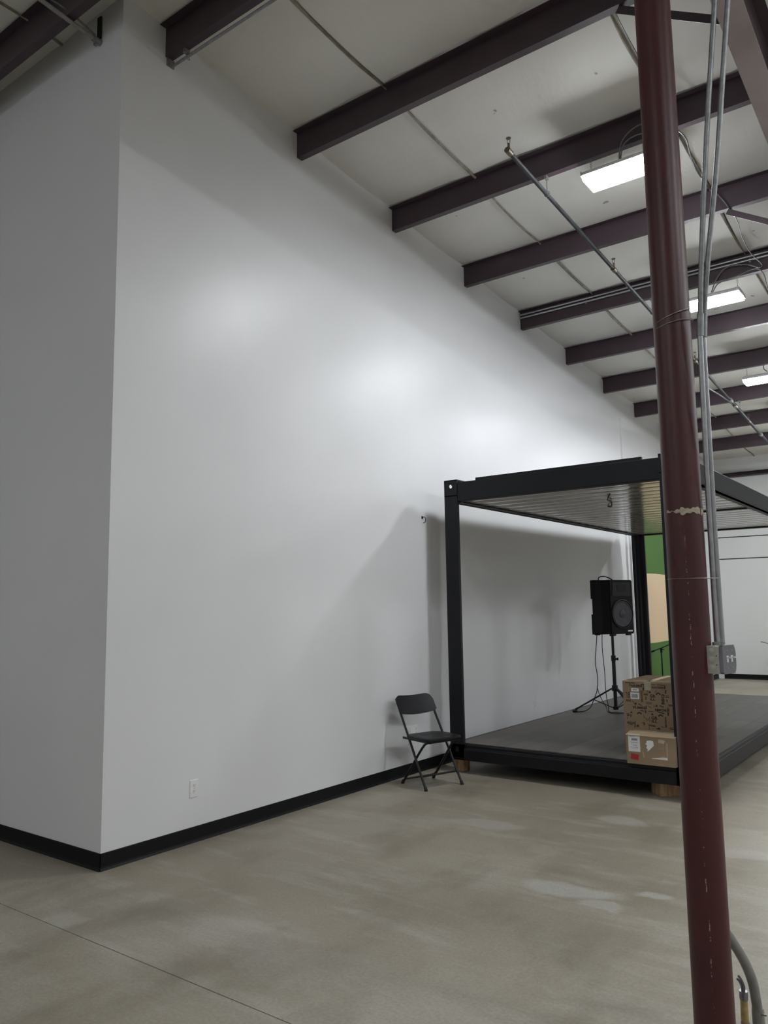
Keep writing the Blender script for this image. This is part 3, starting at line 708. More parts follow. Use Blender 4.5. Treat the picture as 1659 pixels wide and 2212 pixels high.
# corner castings: hollow blocks with an oval hole in the outer faces
def plate_hole(m, o, u, v, n, wd, ht, hc, hr, th):
    o, u, v, n = Vector(o), Vector(u), Vector(v), Vector(n)
    K = 32; inner = []; outer = []
    angs = [2 * pi * k / K for k in range(K)]
    for a in angs:
        dx, dy = cos(a), sin(a)
        inner.append((hc[0] + hr[0] * dx, hc[1] + hr[1] * dy))
        cand = []
        if dx > 1e-9: cand.append((wd - hc[0]) / dx)
        if dx < -1e-9: cand.append(-hc[0] / dx)
        if dy > 1e-9: cand.append((ht - hc[1]) / dy)
        if dy < -1e-9: cand.append(-hc[1] / dy)
        t = min(cand); outer.append([hc[0] + t * dx, hc[1] + t * dy])
    for cx_, cy_ in ((0, 0), (wd, 0), (0, ht), (wd, ht)):
        i = min(range(K), key=lambda i: (outer[i][0] - cx_) ** 2 + (outer[i][1] - cy_) ** 2); outer[i] = [cx_, cy_]
    def P(p, d): return TI @ (o + u * p[0] + v * p[1] + n * d)
    vs = [P(p, 0) for p in inner] + [P(p, 0) for p in outer] + [P(p, -th) for p in inner] + [P(p, -th) for p in outer]
    fs = []
    for i in range(K):
        j = (i + 1) % K
        fs += [(i, j, K + j, K + i), (2 * K + j, 2 * K + i, 3 * K + i, 3 * K + j), (i, 2 * K + i, 2 * K + j, j), (K + j, 3 * K + j, 3 * K + i, K + i)]
    m._add(vs, fs)
S_ = 0.162; H_ = 0.165
for (px, sx) in ((CX0, 1), (CX1, -1)):
    for (py, sy) in ((CY0, 1), (CY1, -1)):
        for z0, H in ((CZ1 - H_, H_ + 0.008), (CZ0, 0.02 + 0.13)):
            m = MB()
            wdt = PW if sx == 1 else 0.205
            hr = (0.022, 0.030)
            hz = H * 0.66
            plate_hole(m, (px, py, z0), (sx, 0, 0), (0, 0, 1), (0, -sy, 0), wdt, H, (wdt * 0.5, hz), hr, 0.012)
            plate_hole(m, (px, py, z0), (0, sy, 0), (0, 0, 1), (-sx, 0, 0), 0.18, H, (0.122, hz), (0.040, 0.034), 0.012)
            xs_ = sorted((px, px + sx * wdt)); ys_ = sorted((py, py + sy * 0.18))
            cbox(m, (xs_[0], ys_[0], z0 + H - 0.01), (xs_[1], ys_[1], z0 + H))
            cbox(m, (xs_[0], ys_[0], z0), (xs_[1], ys_[1], z0 + 0.01))
            m.build('corner_casting', 'black', ct)
# bottom rails: channel with rolled top lip
for (a, b, s) in ((CY0, CY0 + 0.07, 1), (CY1 - 0.07, CY1, -1)):
    m = MB()
    f = CY0 if s == 1 else CY1
    prof = [(0, 0), (0, 0.100), (0.004, 0.108), (0.016, 0.112), (0.020, 0.120), (0.020, 0.143), (0.026, 0.150), (0.07, 0.150), (0.07, 0.130), (0.035, 0.130), (0.035, 0.012), (0.07, 0.012), (0.07, 0)]
    m.prism([(f + s * p, CZ0 + q) for p, q in prof], 'x', CX0 + PW, CX1 - PW, M=Matrix.Translation(-OC)); m.build('bottom_rail', 'black', ct)
for s, f in ((1, CX0), (-1, CX1)):
    m = MB()
    prof = [(0, 0), (0, 0.128), (0.004, 0.135), (0.012, 0.140), (0.014, 0.152), (0.020, 0.160), (0.07, 0.160), (0.07, 0.145), (0.035, 0.145), (0.035, 0.012), (0.07, 0.012), (0.07, 0)]
    m.prism([(f + s * p, CZ0 + q) for p, q in prof], 'y', CY0 + 0.18, CY1 - 0.18, M=TI); m.build('bottom_rail', 'black', ct)
# under floor tray and roof deck
m = MB(); cbox(m, (CX0 + 0.04, CY0 + 0.04, CZ0 + 0.03), (CX1 - 0.04, CY1 - 0.04, FZ - 0.010)); m.build('floor_tray', 'blackroof', ct)
m = MB(); cbox(m, (CX0 + 0.06, CY0 + 0.06, CZ1 - 0.195), (CX1 - 0.06, CY1 - 0.06, CZ1 - 0.04)); m.build('roof_deck', 'blackroof', ct)
# vinyl planks
rnd = random.Random(11)
px0, px1, py0, py1 = CX0 + 0.05, CX1 - 0.05, CY0 + 0.055, CY1 - 0.055
ncol = 13; pwid = (px1 - px0) / ncol
for c in range(ncol):
    y = py0; first = True
    while y < py1 - 0.02:
        L = (0.35 + rnd.random() * 0.85) if first else 1.22
        first = False
        ye = min(y + L, py1)
        m = MB(); cbox(m, (px0 + c * pwid + 0.0008, y + 0.0008, FZ - 0.010), (px0 + (c + 1) * pwid - 0.0008, ye - 0.0008, FZ + rnd.uniform(0, 0.0005)))
        m.build('floor_plank', 'plank', ct); y = ye
# glossy ceiling slats running across the frame, each with rolled edges
ya, ye_ = CY0 + 0.064, CY1 - 0.064
nsl = 22; pitch = (ye_ - ya) / nsl; zc = CZ1 - 0.198
for k in range(nsl):
    a = ya + k * pitch; b = a + pitch; c_ = (a + b) / 2
    poly = [(a + 0.002, zc + 0.015), (a + 0.002, zc + 0.010), (a + 0.012, zc + 0.0015), (a + 0.03, zc), (c_, zc - 0.002), (b - 0.03, zc), (b - 0.012, zc + 0.0015), (b - 0.002, zc + 0.010), (b - 0.002, zc + 0.015)]
    MB().prism(poly, 'x', CX0 + 0.062, CX1 - 0.062, M=TI).build('ceiling_slat', 'sheet', ct)
m = MB(); cbox(m, (1.75, 6.765, CZ1 - 0.212), (CX1 - 0.062, 6.835, CZ1 - 0.192)); m.build('cross_member', 'black', ct)
MB().tube(spline([(1.79, 4.48, 2.742), (1.66, 4.75, 2.72), (1.60, 5.02, 2.735), (1.50, 5.28, 2.715), (1.40, 5.45, 2.742)], 6), 0.007, 8, M=TI).build('loose_wire', 'rubber', ct, smooth=True)

# timber blocks under the corners
o = MB().box((-0.055, -0.06, 0), (0.055, 0.06, 0.127), bev=0.008).build('wood_block', 'wood'); o.location = (0.325, 3.925, 0); o.rotation_euler = (0, 0, radians(-6))
tag(o, 'small reddish timber block under the left corner of the container, behind the chair', 'wood block')
o = MB().box((-0.22, -0.09, 0), (0.22, 0.09, 0.127), bev=0.006).build('wood_block', 'wood'); o.location = (2.430, 4.085, 0); o.rotation_euler = (0, 0, radians(42))
tag(o, 'pale timber block under the right front corner of the container', 'wood block')

# ================================================================== MURAL on the long wall beyond the container
mu = thing('mural_panel', 'painted wall panel with green and beige bands beyond the container', 'mural', (0.03, 12.0, 0))
def wav(y, b): return b + 0.010 * sin(y * 1.3) + 0.006 * sin(y * 4.3 + 1)
n = 60
def band(f0, f1, mat, x):
    m = MB(); ys = [10.54 + (14.2 - 10.54) * i / n for i in range(n + 1)]
    poly = [(y - 12.0, f0(y)) for y in ys] + [(y - 12.0, f1(y)) for y in reversed(ys)]
    for i in range(n):
        q = [(ys[i] - 12, f0(ys[i])), (ys[i + 1] - 12, f0(ys[i + 1])), (ys[i + 1] - 12, f1(ys[i + 1])), (ys[i] - 12, f1(ys[i]))]
        m.prism(q, 'x', -0.025, x)
    bmesh.ops.remove_doubles(m.bm, verts=m.bm.verts[:], dist=1e-5)
    return m
band(lambda y: 0.0, lambda y: wav(y, 0.95), 'green', 0.0).build('green_band', 'green', mu, label='lower green band')
band(lambda y: wav(y, 0.95), lambda y: wav(y + 2, 2.18), 'beige', 0.0).build('beige_band', 'beige', mu, label='beige middle band')
band(lambda y: wav(y + 2, 2.18), lambda y: 3.3, 'green', 0.0).build('green_band', 'green', mu, label='upper green band')
MB().box((-0.026, 10.24 - 12, 0), (0.02, 10.53 - 12, 3.3)).build('edge_board', 'stile', mu, label='plain pinkish beige edge board')

# ================================================================== OUTLETS & HOOK
def outlet(y, z, label, w=0.070, h=0.114):
    t = thing('wall_outlet', label, 'outlet', (0, y, z), group='wall outlets')
    m = MB()
    a, b = w / 2, h / 2
    m._add([(0, -a, -b), (0, a, -b), (0, a, b), (0, -a, b), (0.006, -a + .004, -b + .005), (0.006, a - .004, -b + .005), (0.006, a - .004, b - .005), (0.006, -a + .004, b - .005)],
           [(3, 2, 1, 0), (4, 5, 6, 7), (0, 1, 5, 4), (1, 2, 6, 5), (2, 3, 7, 6), (3, 0, 4, 7)])
    m.build('cover_plate', 'white', t)
    for dz in (-0.020, 0.020):
        poly = [(0.0155 * cos(q), dz + 0.0135 * max(-0.85, min(0.85, sin(q) * 1.2))) for q in [2 * pi * k / 24 for k in range(24)]]
        s_ = MB().prism(poly, 'x', 0.006, 0.0078).build('socket', 'white', t)
        mm = MB()
        for dy in (-0.006, 0.006): mm.box((0.0076, dy - 0.0012, dz + 0.000), (0.0083, dy + 0.0012, dz + 0.009))
        mm.cyl((0.0076, 0, dz - 0.006), (0.0083, 0, dz - 0.006), 0.0024, 10)
        mm.build('slot', 'dark', s_)
    MB().cyl((0.006, 0, 0), (0.0072, 0, 0), 0.0028, 10).build('screw', 'emt', t)
outlet(0.749, 0.373, 'white duplex wall outlet low on the open wall near the corner', 0.078, 0.125)
outlet(3.575, 0.411, 'white duplex wall outlet seen behind the folding chair')
outlet(6.259, 0.384, 'white duplex wall outlet seen inside the container frame')
hk = thing('wall_hook', 'small dark hook in a hole on the wall left of the container top', 'hook', (0, 3.774, 2.588))
MB().lathe([(0.018, 0), (0.016, 0.003), (0.001, 0.003)], M=rot_to((1, 0, 0)), seg=9, cap=False).build('hole', 'dark', hk)
MB().tube(spline([(0, 0, 0), (0.03, -0.002, 0.004), (0.045, -0.003, -0.02), (0.04, -0.006, -0.05), (0.02, -0.012, -0.062)], 5), 0.004, 8).build('wire_hook', 'dark', hk, smooth=True)

# ================================================================== FOLDING CHAIR
ch = thing('folding_chair', 'black plastic and steel folding chair standing against the white wall', 'chair', (0.407, 3.224, 0), rz=radians(-108.1))
CH = []
for s in (-1, 1):
    foot = Vector((s * 0.213, 0.192, 0.012)); top = Vector((s * 0.200, -0.262, 0.775))
    pts = [foot, foot.lerp(top, 0.5), top]
    if s == -1: pass
    l = MB().tube(pts, 0.0112, 12).build('leg', 'tube_b', ch, smooth=True)
    MB().tube([foot + Vector((0, 0.006, -0.011)), foot + Vector((0, -0.010, 0.020))], [0.016, 0.0145], 12).build('foot_cap', 'rubber', l, smooth=True)
for s in (-1, 1):
    foot = Vector((s * 0.185, -0.190, 0.012))
    pts = spline([foot, (s * 0.182, -0.06, 0.165), (s * 0.178, 0.045, 0.295), (s * 0.172, 0.125, 0.385), (s * 0.168, 0.17, 0.412), (s * 0.166, 0.215, 0.420)], 5)
    l = MB().tube(pts, 0.0112, 12).build('leg', 'tube_b', ch, smooth=True)
    MB().tube([foot + Vector((0, -0.008, -0.011)), foot + Vector((0, 0.012, 0.022))], [0.016, 0.0145], 12).build('foot_cap', 'rubber', l, smooth=True)
MB().tube([(-0.207, 0.130, 0.115), (0.207, 0.130, 0.115)], 0.009, 10).build('front_stretcher', 'tube_b', ch, smooth=True)
MB().tube(spline([(-0.183, -0.130, 0.085), (-0.168, -0.158, 0.050), (-0.14, -0.163, 0.045), (0.14, -0.163, 0.045), (0.168, -0.158, 0.050), (0.183, -0.130, 0.085)], 5), 0.009, 10).build('rear_stretcher', 'tube_b', ch, smooth=True)
MB().tube([(-0.166, 0.215, 0.420), (0.166, 0.215, 0.420)], 0.009, 10).build('seat_crossbar', 'tube_b', ch, smooth=True)
# seat
def seat_outline(n=48):
    pts = []
    for k in range(n):
        a = 2 * pi * k / n; c, s_ = cos(a), sin(a); e = 0.42
        x = 0.215 * (abs(c) ** e) * (1 if c > 0 else -1); y = 0.195 * (abs(s_) ** e) * (1 if s_ > 0 else -1)
        x *= 1.0 - 0.06 * (-y / 0.195 if y < 0 else 0) + 0.02 * (y > 0)
        pts.append((x, y + 0.045))
    return pts
so = seat_outline(); m = MB(); rings = []
for sc_, dz in ((1.0, -0.020), (1.015, -0.008), (1.0, 0.004), (0.94, 0.008), (0.6, 0.001), (0.25, -0.003)):
    rings.append([m.bm.verts.new((x * sc_, 0.045 + (y - 0.045) * sc_, 0.448 + dz + 0.03 * max(0, (y - 0.16)) * -1)) for x, y in so])
for a, b in zip(rings, rings[1:]):
    for k in range(len(so)): m.bm.faces.new((a[k], a[(k + 1) % len(so)], b[(k + 1) % len(so)], b[k]))
m.bm.faces.new(rings[0][::-1]); m.bm.faces.new(rings[-1])
m.build('seat', 'plastic_b', ch, smooth=True)
for s in (-1, 1):
    MB().box((s * 0.205 - 0.006, -0.15, 0.418), (s * 0.205 + 0.006, 0.20, 0.440), bev=0.003).build('seat_rail', 'tube_b', ch)
# backrest, curved, rounded upper corners
TOP = Vector((0, -0.262, 0.775)); DN = (Vector((0, 0.192, 0.012)) - TOP).normalized(); NF = Vector((0, DN.z * -1, DN.y)).normalized()
def back_pt(u, v):
    W = 0.222; x = (u * 2 - 1) * W; h = 0.185
    edge = abs(x) / W
    rt = 0.075
    top = 0.0
    d = abs(x) - (W - rt)
    if d > 0: top = rt - math.sqrt(max(0, rt * rt - d * d))
    bot = h - 0.010 * (1 - edge * edge) * -1 - (0.012 if d > 0.06 else 0)
    t = top + (bot - top) * v
    cur = -0.032 * (1 - edge * edge)
    p = TOP + DN * (t - 0.030) + NF * (cur + 0.010)
    return Vector((x, p.y, p.z))
MB().grid(back_pt, 28, 6, th=NF * 0.012).build('backrest', 'plastic_b', ch, smooth=True)
m = MB()
for s in (-1, 1):
    p = TOP + DN * 0.05
    m.cyl((s * 0.213, p.y, p.z), (s * 0.226, p.y, p.z), 0.005, 10)
m.build('rivet', 'emt', ch, label='bright rivets on the backrest sides')

# ================================================================== SPEAKER + STAND + CABLES
SPX, SPY = 0.842, 6.85
st = thing('speaker_stand', 'black tripod stand on the container floor holding the loudspeaker', 'stand', (SPX, SPY, FZ))
MB().cyl((0, 0, 0.52), (0, 0, 0.985), 0.0175, 16).build('upper_pole', 'tube_b', st, smooth=True)
MB().cyl((0, 0, 0.03), (0, 0, 0.66), 0.0235, 16).build('lower_pole', 'tube_b', st, smooth=True)
MB().tube([(0, 0, 0.63), (0, 0, 0.70)], 0.029, 16).box((0.02, -0.008, 0.645), (0.055, 0.008, 0.665)).cyl((0.055, 0, 0.640), (0.055, 0, 0.672), 0.010, 10).build('height_collar', 'plastic_b', st)
MB().tube([(0, 0, 0.255), (0, 0, 0.325)], [0.042, 0.036], 16).build('tripod_hub', 'plastic_b', st, smooth=True)
MB().tube([(0, 0, 0.020), (0, 0, 0.062)], 0.034, 16).build('brace_hub', 'plastic_b', st, smooth=True)
for ang in (199, 322, 80):
    a = radians(ang); d = Vector((cos(a), sin(a), 0)); nrm_ = Vector((-sin(a), cos(a), 0))
    p0 = d * 0.035 + Vector((0, 0, 0.285)); p1 = d * 0.50 + Vector((0, 0, 0.012))
    M = Matrix.Identity(4); t = (p1 - p0).normalized(); v = t.cross(nrm_)
    for i in range(3): M[i][0] = t[i]; M[i][1] = nrm_[i]; M[i][2] = v[i]; M[i][3] = p0[i]
    l = MB().box((0, -0.012, -0.010), ((p1 - p0).length, 0.012, 0.010), M=M, bev=0.003).build('leg', 'tube_b', st)
    MB().box(((p1 - p0).length - 0.03, -0.014, -0.013), ((p1 - p0).length + 0.012, 0.014, 0.013), M=M, bev=0.003).build('foot_cap', 'rubber', l)
    q = p0.lerp(p1, 0.52)
    MB().tube([d * 0.03 + Vector((0, 0, 0.040)), q], 0.0065, 8).build('leg_brace', 'tube_b', st)
spk = thing('loudspeaker', 'large black loudspeaker with grey woofer on top of the tripod stand', 'speaker', (SPX, SPY, FZ + 0.965), rz=radians(66))
# front is local -Y; cabinet tapers to the back
W2, D0, H0 = 0.205, 0.19, 0.705
def cab(z0, z1, k=1.0): return [(-W2 * k, -D0), (W2 * k, -D0), (W2 * k, -D0 + 0.14), (W2 * 0.72 * k, D0), (-W2 * 0.72 * k, D0), (-W2 * k, -D0 + 0.14)]
m = MB(); m.prism(cab(0, 1), 'z', 0.012, H0 - 0.008); 
bmesh.ops.bevel(m.bm, geom=m.bm.edges[:], offset=0.012, segments=2, affect='EDGES')
m.build('cabinet', 'speaker', spk)
for z0, z1 in ((0.0, 0.26), (0.46, H0)):
    m = MB(); m.prism([(W2 * 0.80, D0 * 0.55), (W2 * 0.735, D0 + 0.012), (-W2 * 0.735, D0 + 0.012), (-W2 * 0.80, D0 * 0.55)], 'z', z0, z1); m.build('corner_guard', 'speaker', spk)
m = MB()
for sx in (-1, 1):
    for sy in (-0.15, 0.13): m.box((sx * 0.13 - 0.03, sy - 0.02, -0.008), (sx * 0.13 + 0.03, sy + 0.02, 0.014), bev=0.003)
m.build('foot', 'rubber', spk)
MB().tube([(0, 0, -0.02), (0, 0, 0.02)], 0.035, 16).build('pole_socket', 'plastic_b', spk, smooth=True)
# baffle features on the front face (y = -D0)
wz = 0.265
Mf = Matrix.Translation((0.0, -D0 - 0.001, wz)) @ Matrix.Rotation(pi / 2, 4, 'X')
MB().lathe([(0.186, 0.0), (0.186, 0.012), (0.172, 0.014), (0.164, 0.006), (0.164, 0.001)], M=Mf, seg=40, cap=False).build('woofer_rim', 'plastic_b', spk, smooth=True)
wf = MB().lathe([(0.166, 0.003), (0.158, 0.010), (0.148, 0.009), (0.140, 0.002), (0.050, 0.0015), (0.048, 0.009), (0.030, 0.017), (0.001, 0.020)], M=Mf, seg=40, cap=False).build('woofer', 'cone', spk, smooth=True)
MB().prism([(-0.165, 0.49), (0.165, 0.49), (0.15, 0.665), (-0.15, 0.665)], 'y', -D0 - 0.006, -D0 + 0.001).build('horn_flare', 'plastic_b', spk)
MB().prism([(-0.07, 0.545), (0.07, 0.545), (0.09, 0.63), (-0.09, 0.63)], 'y', -D0 - 0.008, -D0 - 0.005).build('horn_throat', 'dark', spk)
MB().box((0.085, -D0 - 0.004, 0.040), (0.165, -D0 + 0.001, 0.058)).build('badge', 'label', spk, label='small white name badge')
MB().tube(spline([(-0.10, 0.10, H0 - 0.01), (-0.10, 0.09, H0 + 0.03), (-0.06, 0.05, H0 + 0.045), (0.0, 0.0, H0 + 0.02), (0.03, -0.02, H0 - 0.008)], 5), 0.007, 8).build('carry_handle', 'rubber', spk, smooth=True)
o = MB().tube(spline([(0.66, 6.80, 1.29), (0.652, 6.76, 1.085), (0.637, 6.75, 0.908), (0.658, 6.75, 0.72), (0.645, 6.75, 0.557), (0.60, 6.73, 0.43), (0.56, 6.71, 0.335), (0.52, 6.60, 0.298), (0.46, 6.50, 0.297)], 8), 0.0055, 8).build('cord', 'rubber', smooth=True)
pw = thing('power_cord', 'black power cord hanging from the loudspeaker with its plug on the container floor', 'cord', (0.46, 6.50, FZ))
o.name = 'cord'; o.parent = pw; o.location = Vector(o.location) - Vector(pw.location)
MB().box((-0.05, -0.016, 0.001), (0.01, 0.016, 0.026), bev=0.006).build('plug', 'rubber', pw)
MB().box((-0.066, -0.009, 0.008), (-0.050, -0.005, 0.012)).box((-0.066, 0.005, 0.008), (-0.050, 0.009, 0.012)).build('plug_prong', 'emt', pw)
o = MB().tube(spline([(0.72, 6.82, 1.29), (0.719, 6.8, 1.083), (0.735, 6.8, 0.79), (0.737, 6.8, 0.60), (0.748, 6.79, 0.47), (0.78, 6.76, 0.36), (0.80, 6.72, 0.297), (0.90, 6.66, 0.296), (1.02, 6.72, 0.296), (1.08, 6.9, 0.296)], 8), 0.005, 8).build('audio_cable', 'rubber', smooth=True)
tag(o, 'second thin black cable hanging from the loudspeaker beside the stand pole', 'cord')
o = MB().tube(spline([(0.645, 6.76, 0.60), (0.66, 6.76, 0.52), (0.70, 6.77, 0.42), (0.745, 6.78, 0.34), (0.79, 6.70, 0.298), (0.90, 6.60, 0.296)], 8), 0.0045, 8).build('branch_cable', 'rubber', smooth=True)
tag(o, 'short black cable crossing down to the floor by the stand foot', 'cord')

# ================================================================== MICROPHONE STAND
ms = thing('microphone_stand', 'small black boom microphone stand in front of the green mural', 'stand', (0.20, 10.80, 0))
MB().lathe([(0.12, 0), (0.12, 0.012), (0.03, 0.022), (0.012, 0.03)], seg=24).build('base', 'tube_b', ms, smooth=True)
MB().cyl((-0.0, 0, 0.02), (0.0, 0, 0.84), 0.0125, 12).build('pole', 'tube_b', ms, smooth=True)
MB().tube([(0, 0, 0.80), (0, 0, 0.88)], 0.02, 12).cyl((-0.03, 0, 0.862), (0.05, 0, 0.845), 0.007, 8).build('clutch', 'plastic_b', ms)
MB().tube([(-0.15, 0, 0.815), (0.0, 0, 0.875), (0.36, 0, 1.035)], 0.009, 10).tube([(-0.17, 0, 0.807), (-0.11, 0, 0.831)], 0.016, 10).build('boom_arm', 'tube_b', ms, smooth=True)

# ================================================================== CARDBOARD BOXES
def text_mesh(body, size, x, z, vert=False, squash=1.0, bold=0.035):
    cu = bpy.data.curves.new('t', 'FONT'); cu.body = body; cu.size = size; cu.offset = bold * size; cu.extrude = 0.0003
    cu.resolution_u = 2
    ob = bpy.data.objects.new('t', cu); COL.objects.link(ob)
    dg = bpy.context.evaluated_depsgraph_get()
    me = ob.evaluated_get(dg).to_mesh()
    vs = [v.co.copy() for v in me.vertices]; fs = [tuple(p.vertices) for p in me.polygons]
    ob.evaluated_get(dg).to_mesh_clear(); bpy.data.objects.remove(ob); bpy.data.curves.remove(cu)
    out = []
    for v in vs:
        a, b = v.x * squash, v.y
        if vert: a, b = -b, a
        out.append(Vector((x + a, -0.0006 - v.z, z + b)))
    return out, fs
bx = thing('cardboard_box', 'large printed brown cardboard box on the container floor, behind the smaller one', 'box', (1.985, 4.03, FZ))
BW, BD, BH = 0.57, 0.66, 0.660
m = MB(); m.box((0, 0, 0), (BW, BD, BH - 0.004), bev=0.004); m.build('carton', 'card', bx)
m = MB(); m.box((0.002, 0.002, BH - 0.004), (BW - 0.002, BD / 2 - 0.002, BH + 0.002)); m.build('flap', 'card2', bx)
m = MB(); m.box((0.002, BD / 2 + 0.002, BH - 0.004), (BW - 0.002, BD - 0.002, BH + 0.001)); m.build('flap', 'card2', bx)
MB().box((0.20, -0.0012, BH - 0.07), (0.26, 0.0, BH + 0.0028)).box((0.20, 0, BH + 0.002), (0.26, BD, BH + 0.0032)).build('tape_strip', 'tape', bx)
ink = MB()
def pu(cx_): return (cx_ - 165) / 2338.0
def pv(cy_): return BH - (cy_ - 300) / 2338.0
def word(b, cx_, cy_, wpx, hpx, vert=False):
    size = hpx / 2338 / 0.70
    v, f = text_mesh(b, size, 0, 0, False)
    wd_ = max(p.x for p in v) - min(p.x for p in v); sq = (wpx / 2338) / wd_ if not vert else (wpx / 2338) / wd_
    v, f = text_mesh(b, size, pu(cx_), pv(cy_), vert, 1.0)
    v2 = []
    for p in v:
        if not vert: v2.append(Vector((pu(cx_) + (p.x - pu(cx_)) * sq, p.y, p.z)))
        else: v2.append(Vector((p.x, p.y, pv(cy_) + (p.z - pv(cy_)) * sq)))
    ink._add(v2, f)
for b, x, y, w_, h_, vt in (('AHUMAR', 352, 412, 250, 46, 0), ('RAUCHERN', 790, 424, 262, 38, 0), ('GR', 735, 615, 125, 62, 0), ('ILL', 735, 672, 110, 42, 0), ('BBQ', 1032, 745, 205, 56, 1),
                            ('G', 275, 585, 46, 62, 0), ('G', 275, 645, 44, 48, 0), ('FUMEE', 372, 862, 268, 48, 0), ('SMOKE', 825, 884, 305, 44, 0), ('SMOKING', 585, 720, 205, 34, 1), ('GR', 745, 1062, 130, 62, 0), ('ILL', 745, 1122, 118, 48, 0),
                            ('SMOKING', 1055, 1210, 215, 34, 1), ('G', 1190, 625, 60, 62, 0)):
    word(b, x, y, w_, h_, bool(vt))
def bar(x0, y0, x1, y1, th=5):
    a = Vector((pu(x0), 0, pv(y0))); b = Vector((pu(x1), 0, pv(y1))); d = (b - a).normalized(); nn = Vector((-d.z, 0, d.x)) * th * 1.45 / 2338 / 2
    vs = [a + nn, b + nn, b - nn, a - nn]; vs = [v + Vector((0, -0.0004, 0)) for v in vs] + [v + Vector((0, 0, 0)) for v in vs]
    ink._add(vs, [(0, 1, 2, 3), (7, 6, 5, 4), (0, 4, 5, 1), (1, 5, 6, 2), (2, 6, 7, 3), (3, 7, 4, 0)])
rnd = random.Random(5)
# thin maze-like rules between the words
for (x0, y0, x1, y1) in ((230, 330, 330, 330), (330, 330, 330, 400), (345, 330, 430, 328), (560, 365, 630, 350), (630, 350, 625, 430), (625, 430, 600, 490), (780, 350, 860, 352), (900, 350, 1060, 355), (1060, 355, 1060, 430), (1075, 450, 1070, 520),
                         (230, 540, 255, 540), (255, 540, 255, 650), (530, 500, 600, 505), (610, 540, 700, 540), (615, 565, 700, 565), (655, 600, 655, 670), (690, 480, 700, 520), (880, 470, 850, 510), (1060, 560, 1140, 562), (1060, 590, 1135, 592), (1085, 640, 1090, 690),
                         (225, 690, 335, 690), (225, 710, 335, 712), (360, 700, 440, 800), (490, 760, 560, 790), (650, 720, 780, 722), (650, 745, 770, 745), (650, 790, 650, 860), (690, 790, 760, 830), (820, 760, 810, 815), (930, 770, 1010, 800), (1110, 745, 1200, 748), (1110, 765, 1190, 768), (1100, 800, 1095, 870),
                         (520, 890, 600, 910), (640, 890, 630, 940), (690, 900, 800, 905), (880, 895, 1020, 930), (1105, 900, 1095, 960), (225, 980, 290, 985), (230, 1010, 290, 1012), (240, 1040, 240, 1090), (585, 980, 610, 1050), (640, 1040, 650, 1090), (680, 1050, 670, 1095), (710, 1010, 712, 1110),
                         (230, 1140, 400, 1150), (230, 1165, 395, 1175), (230, 1190, 350, 1205), (400, 1120, 390, 1250), (540, 1140, 600, 1150), (680, 1165, 820, 1180), (680, 1190, 820, 1200), (690, 1215, 690, 1270), (940, 1195, 1010, 1210), (1110, 1195, 1220, 1210), (1110, 1225, 1220, 1240), (420, 1225, 480, 1235), (840, 1240, 920, 1250), (850, 1290, 1110, 1300)):
    bar(x0, y0, x1, y1, 7 if rnd.random() < .5 else 12)
def arc(cx_, cy_, rx, ry, a0, a1, th):
    n = 8
    for i in range(n):
        q0 = a0 + (a1 - a0) * i / n; q1 = a0 + (a1 - a0) * (i + 1) / n
        bar(cx_ + rx * cos(q0), cy_ - ry * sin(q0), cx_ + rx * cos(q1), cy_ - ry * sin(q1), th)
for cx_, cy_ in ((915, 560), (500, 980), (940, 1000)): arc(cx_, cy_, 40, 42, 0.2, pi - 0.2, 18)
for cx_, cy_ in ((610, 460), (1072, 490), (635, 910), (1098, 930), (320, 1010), (595, 1160)): arc(cx_ - 20, cy_, 20, 30, -1.2, 1.2, 14)
for cx_, cy_ in ((430, 755), (865, 780), (455, 1205), (890, 1235), (330, 940), (740, 505), (770, 955)):
    bar(cx_ - 22, cy_ + 8, cx_ + 22, cy_ + 6, 16); bar(cx_ - 8, cy_ - 6, cx_ + 12, cy_ - 8, 14)
ink.build('printed_pattern', 'ink', bx, label='black printed words and shapes', kind='stuff')
def card_label(parent, name, x0, z0, x1, z1, mat='label', rot=0, yy=-0.0016, label=None):
    c = Vector(((x0 + x1) / 2, 0, (z0 + z1) / 2)); M = Matrix.Translation(c) @ Matrix.Rotation(rot, 4, 'Y') @ Matrix.Translation(-c)
    return MB().box((x0, yy, z0), (x1, yy + 0.0012, z1), M=M).build(name, mat, parent, label=label)
l1 = card_label(bx, 'paper_label', pu(350), pv(508), pu(512), pv(442), label='small white label')
card_label(l1, 'label_print', pu(385), pv(482), pu(475), pv(466), 'lbluegrey', yy=-0.0020)
l2 = card_label(bx, 'paper_label', pu(330), pv(662), pu(516), pv(532), label='white barcode label')
m = MB(); x = 358
while x < 488:
    wd_ = rnd.choice((5, 8, 12)); m.box((pu(x), -0.0020, pv(640)), (pu(x + wd_), -0.0014, pv(560))); x += wd_ + rnd.choice((5, 7))
m.build('barcode', 'lbluegrey', l2)

